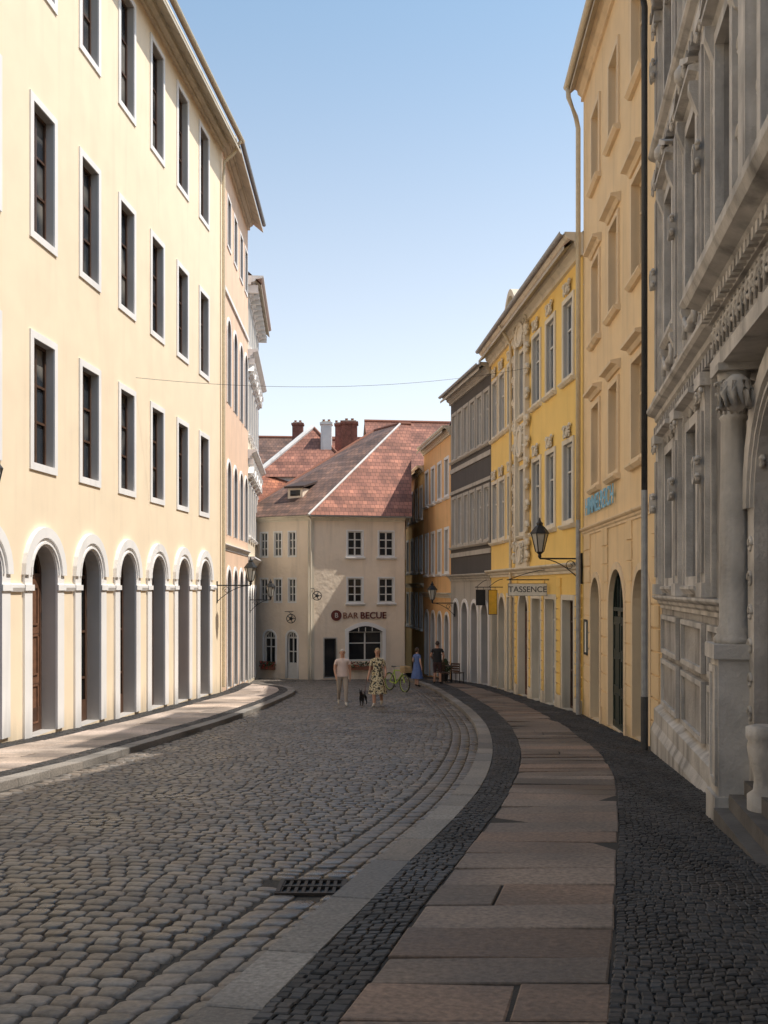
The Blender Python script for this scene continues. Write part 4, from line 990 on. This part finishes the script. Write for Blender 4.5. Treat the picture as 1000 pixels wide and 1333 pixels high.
M['hair_blond']=simple('blond_hair',(.40,.29,.15),.6,var=.25,scale=40); M['hair_grey']=simple('grey_hair',(.50,.46,.40),.6,var=.25,scale=40); M['hair_dark']=simple('dark_hair',(.04,.025,.018),.6,var=.3,scale=40)
M['shirt_pale']=simple('pale_pink_shirt',(.72,.57,.51),.8,var=.06); M['trouser_beige']=simple('beige_trousers',(.40,.33,.27),.85,var=.08)
M['shoe_w']=simple('light_shoes',(.5,.46,.4),.6); M['shoe_b']=simple('dark_shoes',(.04,.035,.03),.6)
M['black_shirt']=simple('black_shirt',(.02,.02,.022),.8); M['red_shorts']=simple('dark_shorts',(.06,.03,.03),.8); M['blue_dress']=simple('blue_dress',(.10,.16,.36),.8)
m,nt,bs=new_mat('patterned_dress'); tc=N(nt,'ShaderNodeTexCoord'); vo=N(nt,'ShaderNodeTexNoise'); vo.inputs['Scale'].default_value=14; vo.inputs['Detail'].default_value=2
cr=N(nt,'ShaderNodeValToRGB'); cr.color_ramp.interpolation='CONSTANT'; cr.color_ramp.elements[0].color=(.05,.045,.035,1); cr.color_ramp.elements[1].position=.47; cr.color_ramp.elements[1].color=(.66,.57,.38,1)
e=cr.color_ramp.elements.new(.6); e.color=(.30,.22,.10,1)
nt.links.new(tc.outputs['Object'],vo.inputs[0]); nt.links.new(vo.outputs[0],cr.inputs[0]); nt.links.new(cr.outputs[0],bs.inputs['Base Color']); bs.inputs['Roughness'].default_value=.85; M['pattern']=m

J1=dict(knl=(.10,-.13,.50),anl=(.10,-.20,.09),knr=(-.10,.02,.49),anr=(-.10,.26,.15),ell=(.235,.05,1.12),wrl=(.235,-.03,.87),elr=(-.235,-.02,1.12),wrr=(-.21,-.17,.91),tor=(-.11,.12,.035))
J2=dict(knr=(-.09,-.12,.50),anr=(-.07,-.18,.09),knl=(.09,.02,.49),anl=(.09,.22,.14),ell=(.23,.04,1.13),wrl=(.27,-.15,.98),elr=(-.23,.05,1.12),wrr=(-.27,-.05,.88),tol=(.10,.08,.035))
J3=dict(knl=(.10,-.02,.49),anl=(.12,.0,.09),knr=(-.10,-.03,.49),anr=(-.12,.02,.09),ell=(.26,.03,1.13),wrl=(.20,-.17,1.02),elr=(-.26,.03,1.13),wrr=(-.22,-.14,.98))
J4=dict(knl=(.09,-.05,.49),anl=(.10,-.03,.09),knr=(-.08,.01,.49),anr=(-.09,.06,.09),ell=(.22,.02,1.13),wrl=(.16,-.16,1.05),elr=(-.22,.03,1.12),wrr=(-.25,-.02,.88))
human('walking_man',(-1.30,30.0,zg(30)),.1,1.74,J1,dict(skin='skin',top='shirt_pale',bottom='trouser_beige',shoe='shoe_w'),hair='hair_grey')
human('walking_woman',(-.20,29.6,zg(29.6)),-.15,1.78,J2,dict(skin='skin',top='pattern',bottom='pattern',shoe='shoe_w'),female=True,hair='hair_blond',longhair=False,dress='pattern',sleeve=.7,shorts=.2,grip=True)
human('standing_man',(2.22,39.9,zg(39.9)+KH),3.0,1.78,J3,dict(skin='skin',top='black_shirt',bottom='red_shorts',shoe='shoe_b'),hair='hair_dark',shorts=.55)
human('standing_woman',(1.36,39.6,zg(39.6)),2.4,1.62,J4,dict(skin='skinp',top='blue_dress',bottom='blue_dress',shoe='shoe_b'),female=True,hair='hair_dark',longhair=True,dress='blue_dress',shorts=.2)
def dog(name,loc,rz_):
    top=empty(name)
    P={'hip':(0,.17,.30),'loin':(0,.06,.315),'chest':(0,-.12,.30),'neck':(0,-.19,.37),'neck2':(0,-.235,.43),'head':(0,-.27,.46),'muz':(0,-.34,.445),'nose':(0,-.385,.44),'t1':(0,.22,.35),'t2':(0,.27,.43),'t3':(0,.27,.50)}
    R={'hip':(.055,.062),'loin':(.05,.058),'chest':(.062,.088),'neck':.05,'neck2':.042,'head':.047,'muz':.026,'nose':.017,'t1':.02,'t2':.014,'t3':.008}
    E=[('hip','loin'),('loin','chest'),('chest','neck'),('neck','neck2'),('neck2','head'),('head','muz'),('muz','nose'),('hip','t1'),('t1','t2'),('t2','t3')]
    for sg,s in ((1,'l'),(-1,'r')):
        st=.04*sg
        P.update({'sh'+s:(sg*.05,-.14,.25),'el'+s:(sg*.055,-.11,.17),'wr'+s:(sg*.05,-.14-st,.075),'pw'+s:(sg*.05,-.16-st,.018),'ti'+s:(sg*.055,.16,.24),'kn'+s:(sg*.06,.11+st,.17),'hk'+s:(sg*.055,.21+st,.10),'pf'+s:(sg*.055,.185+st,.018)})
        R.update({'sh'+s:.036,'el'+s:.024,'wr'+s:.016,'pw'+s:.019,'ti'+s:.045,'kn'+s:.03,'hk'+s:.017,'pf'+s:.019})
        E+=[('chest','sh'+s),('sh'+s,'el'+s),('el'+s,'wr'+s),('wr'+s,'pw'+s),('hip','ti'+s),('ti'+s,'kn'+s),('kn'+s,'hk'+s),('hk'+s,'pf'+s)]
        P['e1'+s]=(sg*.03,-.25,.50); P['e2'+s]=(sg*.045,-.245,.555); R['e1'+s]=(.018,.01); R['e2'+s]=(.007,.006); E+=[('head','e1'+s),('e1'+s,'e2'+s)]
    nm=list(P); ix={n:i for i,n in enumerate(nm)}
    me=mk_eval(name+'_body',[P[n] for n in nm],[(ix[a],ix[c]) for a,c in E],[R[n] for n in nm],ix['hip']); me.shade_smooth(); me.materials.clear(); me.materials.append(M['fur'])
    o=bpy.data.objects.new(name+'_body',me); COL.objects.link(o); o.parent=top
    h=B(name+'_collar'); h.tube('redl',[(.045*math.cos(a),-.215+.02*math.sin(a),.41+.045*math.sin(a)) for a in [i*math.pi/6 for i in range(13)]],.007,5,part='collar'); h.done().parent=top
    top.location=loc; top.rotation_euler=(0,0,rz_)
M['fur']=simple('black_fur',(.012,.011,.011),.7,var=.4,scale=60,bump=.3)
dog('dog',(-.66,29.9,zg(29.9)),-.25)
b=B('dog_leash'); A=Vector((-.62,29.7,zg(29.9)+.42)); C=Vector((-.53,29.55,zg(29.6)+.90))
b.tube('redl',[A.lerp(C,i/8)-Vector((0,0,.1*math.sin(math.pi*i/8))) for i in range(9)],.006,5,part='strap'); b.done()
def bicycle(name,loc,rz_):
    b=B(name); T=b.tube
    def wheel(x):
        pts=[(x+.33*math.cos(a),0,.35+.33*math.sin(a)) for a in [i*math.pi/16 for i in range(33)]]; T('black',pts,.026,6,part='tyres')
        pts=[(x+.30*math.cos(a),0,.35+.30*math.sin(a)) for a in [i*math.pi/16 for i in range(33)]]; T('bike',pts,.012,5,part='rims')
        for i in range(14):
            a=i*math.pi/7; T('zinc',[(x,0,.35),(x+.305*math.cos(a),0,.35+.305*math.sin(a))],.003,4,part='spokes')
        T('zinc',[(x,-.05,.35),(x,.05,.35)],.02,8,part='hubs')
    wheel(-.52); wheel(.52)
    fm='bike'
    bb=(-.08,0,.30); st=(-.2,0,.80); hd=(.33,0,.82); hl=(.36,0,.70)
    for a,c in ((bb,st),(bb,hl),(st,hd),(bb,(-.52,0,.35)),((-.19,0,.76),(-.52,0,.35)),(hd,hl),(hl,(.52,0,.35))): T(fm,[a,c],.022,7,part='frame')
    T('zinc',[st,(-.22,0,.92)],.013,6,part='seatpost'); b.lathe('black',(-.22,0,.92),[(.06,0),(.11,.02),(.10,.05),(.03,.06)],10,part='saddle')
    T('zinc',[hd,(.31,0,.98)],.013,6,part='stem'); T('zinc',[(.15,-.28,1.0),(.30,-.2,1.0),(.32,0,.98),(.30,.2,1.0),(.15,.28,1.0)],.014,6,part='handlebar')
    T('black',[(bb[0],-.1,.30),(bb[0]+.12,-.1,.2)],.012,5,part='crank'); T('black',[(bb[0],.1,.30),(bb[0]-.12,.1,.4)],.012,5,part='crank'); b.lathe('black',(bb[0]+.12,-.13,.19),[(.05,0),(.05,.02)],6,part='pedal')
    for z in (.78,.82,.86,.90,.94,1.0):
        T('basket',[(.44,-.15,z),(.74,-.15,z),(.74,.15,z),(.44,.15,z),(.44,-.15,z)],.014,4,part='basket')
    for x in (.44,.54,.64,.74):
        for y in (-.15,.15): T('basket',[(x,y,.78),(x,y,1.0)],.012,4,part='basket')
    t=b.done(); t.location=loc; t.rotation_euler=(0,0,rz_)
M['bike']=simple('green_bike_frame',(.36,.50,.07),.35); M['basket']=simple('wicker',(.42,.30,.16),.8)
bicycle('bicycle',(.50,36.8,zg(36.8)),-1.0)
def plant(name,x,y,h,r):
    b=B(name); z=SWZ(y); b.lathe('black',(x,y,z),[(.13,0),(.17,.28),(.19,.3),(.19,.34),(.15,.34)],12,part='pot')
    for i in range(7):
        a=U(0,6.28); T=[(x,y,z+.3),(x+r*.4*math.cos(a),y+r*.4*math.sin(a),z+.3+h*.5),(x+r*.8*math.cos(a),y+r*.8*math.sin(a),z+.3+h*.85)]; b.tube('brown',T,.012,5,part='stems')
    v=[];f=[]
    for i in range(420):
        a=U(0,6.28); t=rnd()**.5; zz=U(.1,1); rr=r*math.sin(math.pi*min(.95,zz*.8+.15))*t*(1+.25*math.sin(a*3+zz*5)); c=Vector((x+rr*math.cos(a),y+rr*math.sin(a),z+.3+h*zz))
        q=Vector((U(-1,1),U(-1,1),U(-1,1))).normalized()*.055; e=q.orthogonal().normalized()*.03; k=len(v); v+=[c-q,c+e,c+q,c-e]; f.append((k,k+1,k+2,k+3))
    b.mesh('leaf',v,f,part='foliage'); b.done()
plant('potted_plant',2.72,43,.7,.3)
def chair(name,x,y,rz_):
    b=B(name); fr=lambda s,n,z: W(s,n,z)
    b.box('brown',fr,-.21,.21,-.21,.21,.43,.46,part='seat')
    for sx in (-.19,.19):
        for sy in (-.19,.19): b.tube('iron',[(sx,sy,0),(sx*.95,sy*.95,.43)],.016,5,part='legs')
        b.tube('iron',[(sx,.19,.43),(sx,.23,.86)],.016,5,part='posts')
    for z in (.5,.6,.7,.8): b.box('brown',fr,-.2,.2,.2,.225,z,z+.07,part='backrest')
    t=b.done(); t.location=(x,y,SWZ(y)); t.rotation_euler=(0,0,rz_)
chair('cafe_chair',2.55,40.9,.5); chair('cafe_chair',3.15,41.0,2.6); chair('cafe_chair',2.5,42.0,2.4)
b=B('cafe_table'); b.lathe('iron',(2.9,41.5,SWZ(41.5)),[(.22,0),(.22,.02),(.025,.04),(.025,.70),(.30,.71),(.30,.74)],16,part='table'); b.done()

# ------------------------------------------------------------ LIGHT, SKY, CAMERA
el=math.radians(58); az=math.radians(-3)
Sv=Vector((math.cos(el)*math.cos(az),math.cos(el)*math.sin(az),math.sin(el)))
sl=bpy.data.lights.new('sun','SUN'); sl.energy=5.0; sl.angle=math.radians(.53); sl.color=(1,.93,.83)
so=bpy.data.objects.new('sun',sl); COL.objects.link(so); so.rotation_euler=Sv.to_track_quat('Z','Y').to_euler(); so.location=(20,-5,40)
w=bpy.data.worlds.new('World'); scene.world=w; w.use_nodes=True; nt=w.node_tree
bg=nt.nodes['Background']; sk=nt.nodes.new('ShaderNodeTexSky'); sk.sky_type='NISHITA'; sk.sun_disc=False
sk.sun_elevation=el; sk.sun_rotation=math.atan2(Sv.x,Sv.y); sk.air_density=1.0; sk.dust_density=1.0; sk.ozone_density=1.0
# summer haze: pale veil that thickens towards the horizon, thin and bluish overhead
tc=nt.nodes.new('ShaderNodeTexCoord'); sx=nt.nodes.new('ShaderNodeSeparateXYZ'); nt.links.new(tc.outputs['Generated'],sx.inputs[0])
mr=nt.nodes.new('ShaderNodeMapRange'); mr.interpolation_type='SMOOTHSTEP'; mr.inputs['From Min'].default_value=.04; mr.inputs['From Max'].default_value=.62
nt.links.new(sx.outputs[2],mr.inputs[0])
mx=nt.nodes.new('ShaderNodeMix'); mx.data_type='VECTOR'; nt.links.new(mr.outputs[0],mx.inputs[0]); mx.inputs[4].default_value=(3.9,3.35,2.5); mx.inputs[5].default_value=(.8,1.4,1.7)
mr2=nt.nodes.new('ShaderNodeMapRange'); mr2.inputs['From Min'].default_value=-.6; mr2.inputs['From Max'].default_value=.6; mr2.inputs['To Min'].default_value=.8; mr2.inputs['To Max'].default_value=1.2
nt.links.new(sx.outputs[0],mr2.inputs[0])
hz=nt.nodes.new('ShaderNodeVectorMath'); hz.operation='SCALE'; nt.links.new(mx.outputs[1],hz.inputs[0]); nt.links.new(mr2.outputs[0],hz.inputs['Scale'])
ad=nt.nodes.new('ShaderNodeVectorMath'); ad.operation='ADD'; nt.links.new(sk.outputs[0],ad.inputs[0]); nt.links.new(hz.outputs[0],ad.inputs[1])
nt.links.new(ad.outputs[0],bg.inputs[0]); bg.inputs[1].default_value=.15
cam=bpy.data.cameras.new('camera'); co=bpy.data.objects.new('camera',cam); COL.objects.link(co)
cam.sensor_fit='HORIZONTAL'; cam.sensor_width=36; cam.lens=45; cam.shift_y=.0985; cam.clip_end=2000; cam.clip_start=.05
co.location=(0,0,1.6); co.rotation_euler=(math.radians(90),0,0); scene.camera=co
scene.view_settings.view_transform='Standard'; scene.view_settings.look='None'; scene.view_settings.exposure=0
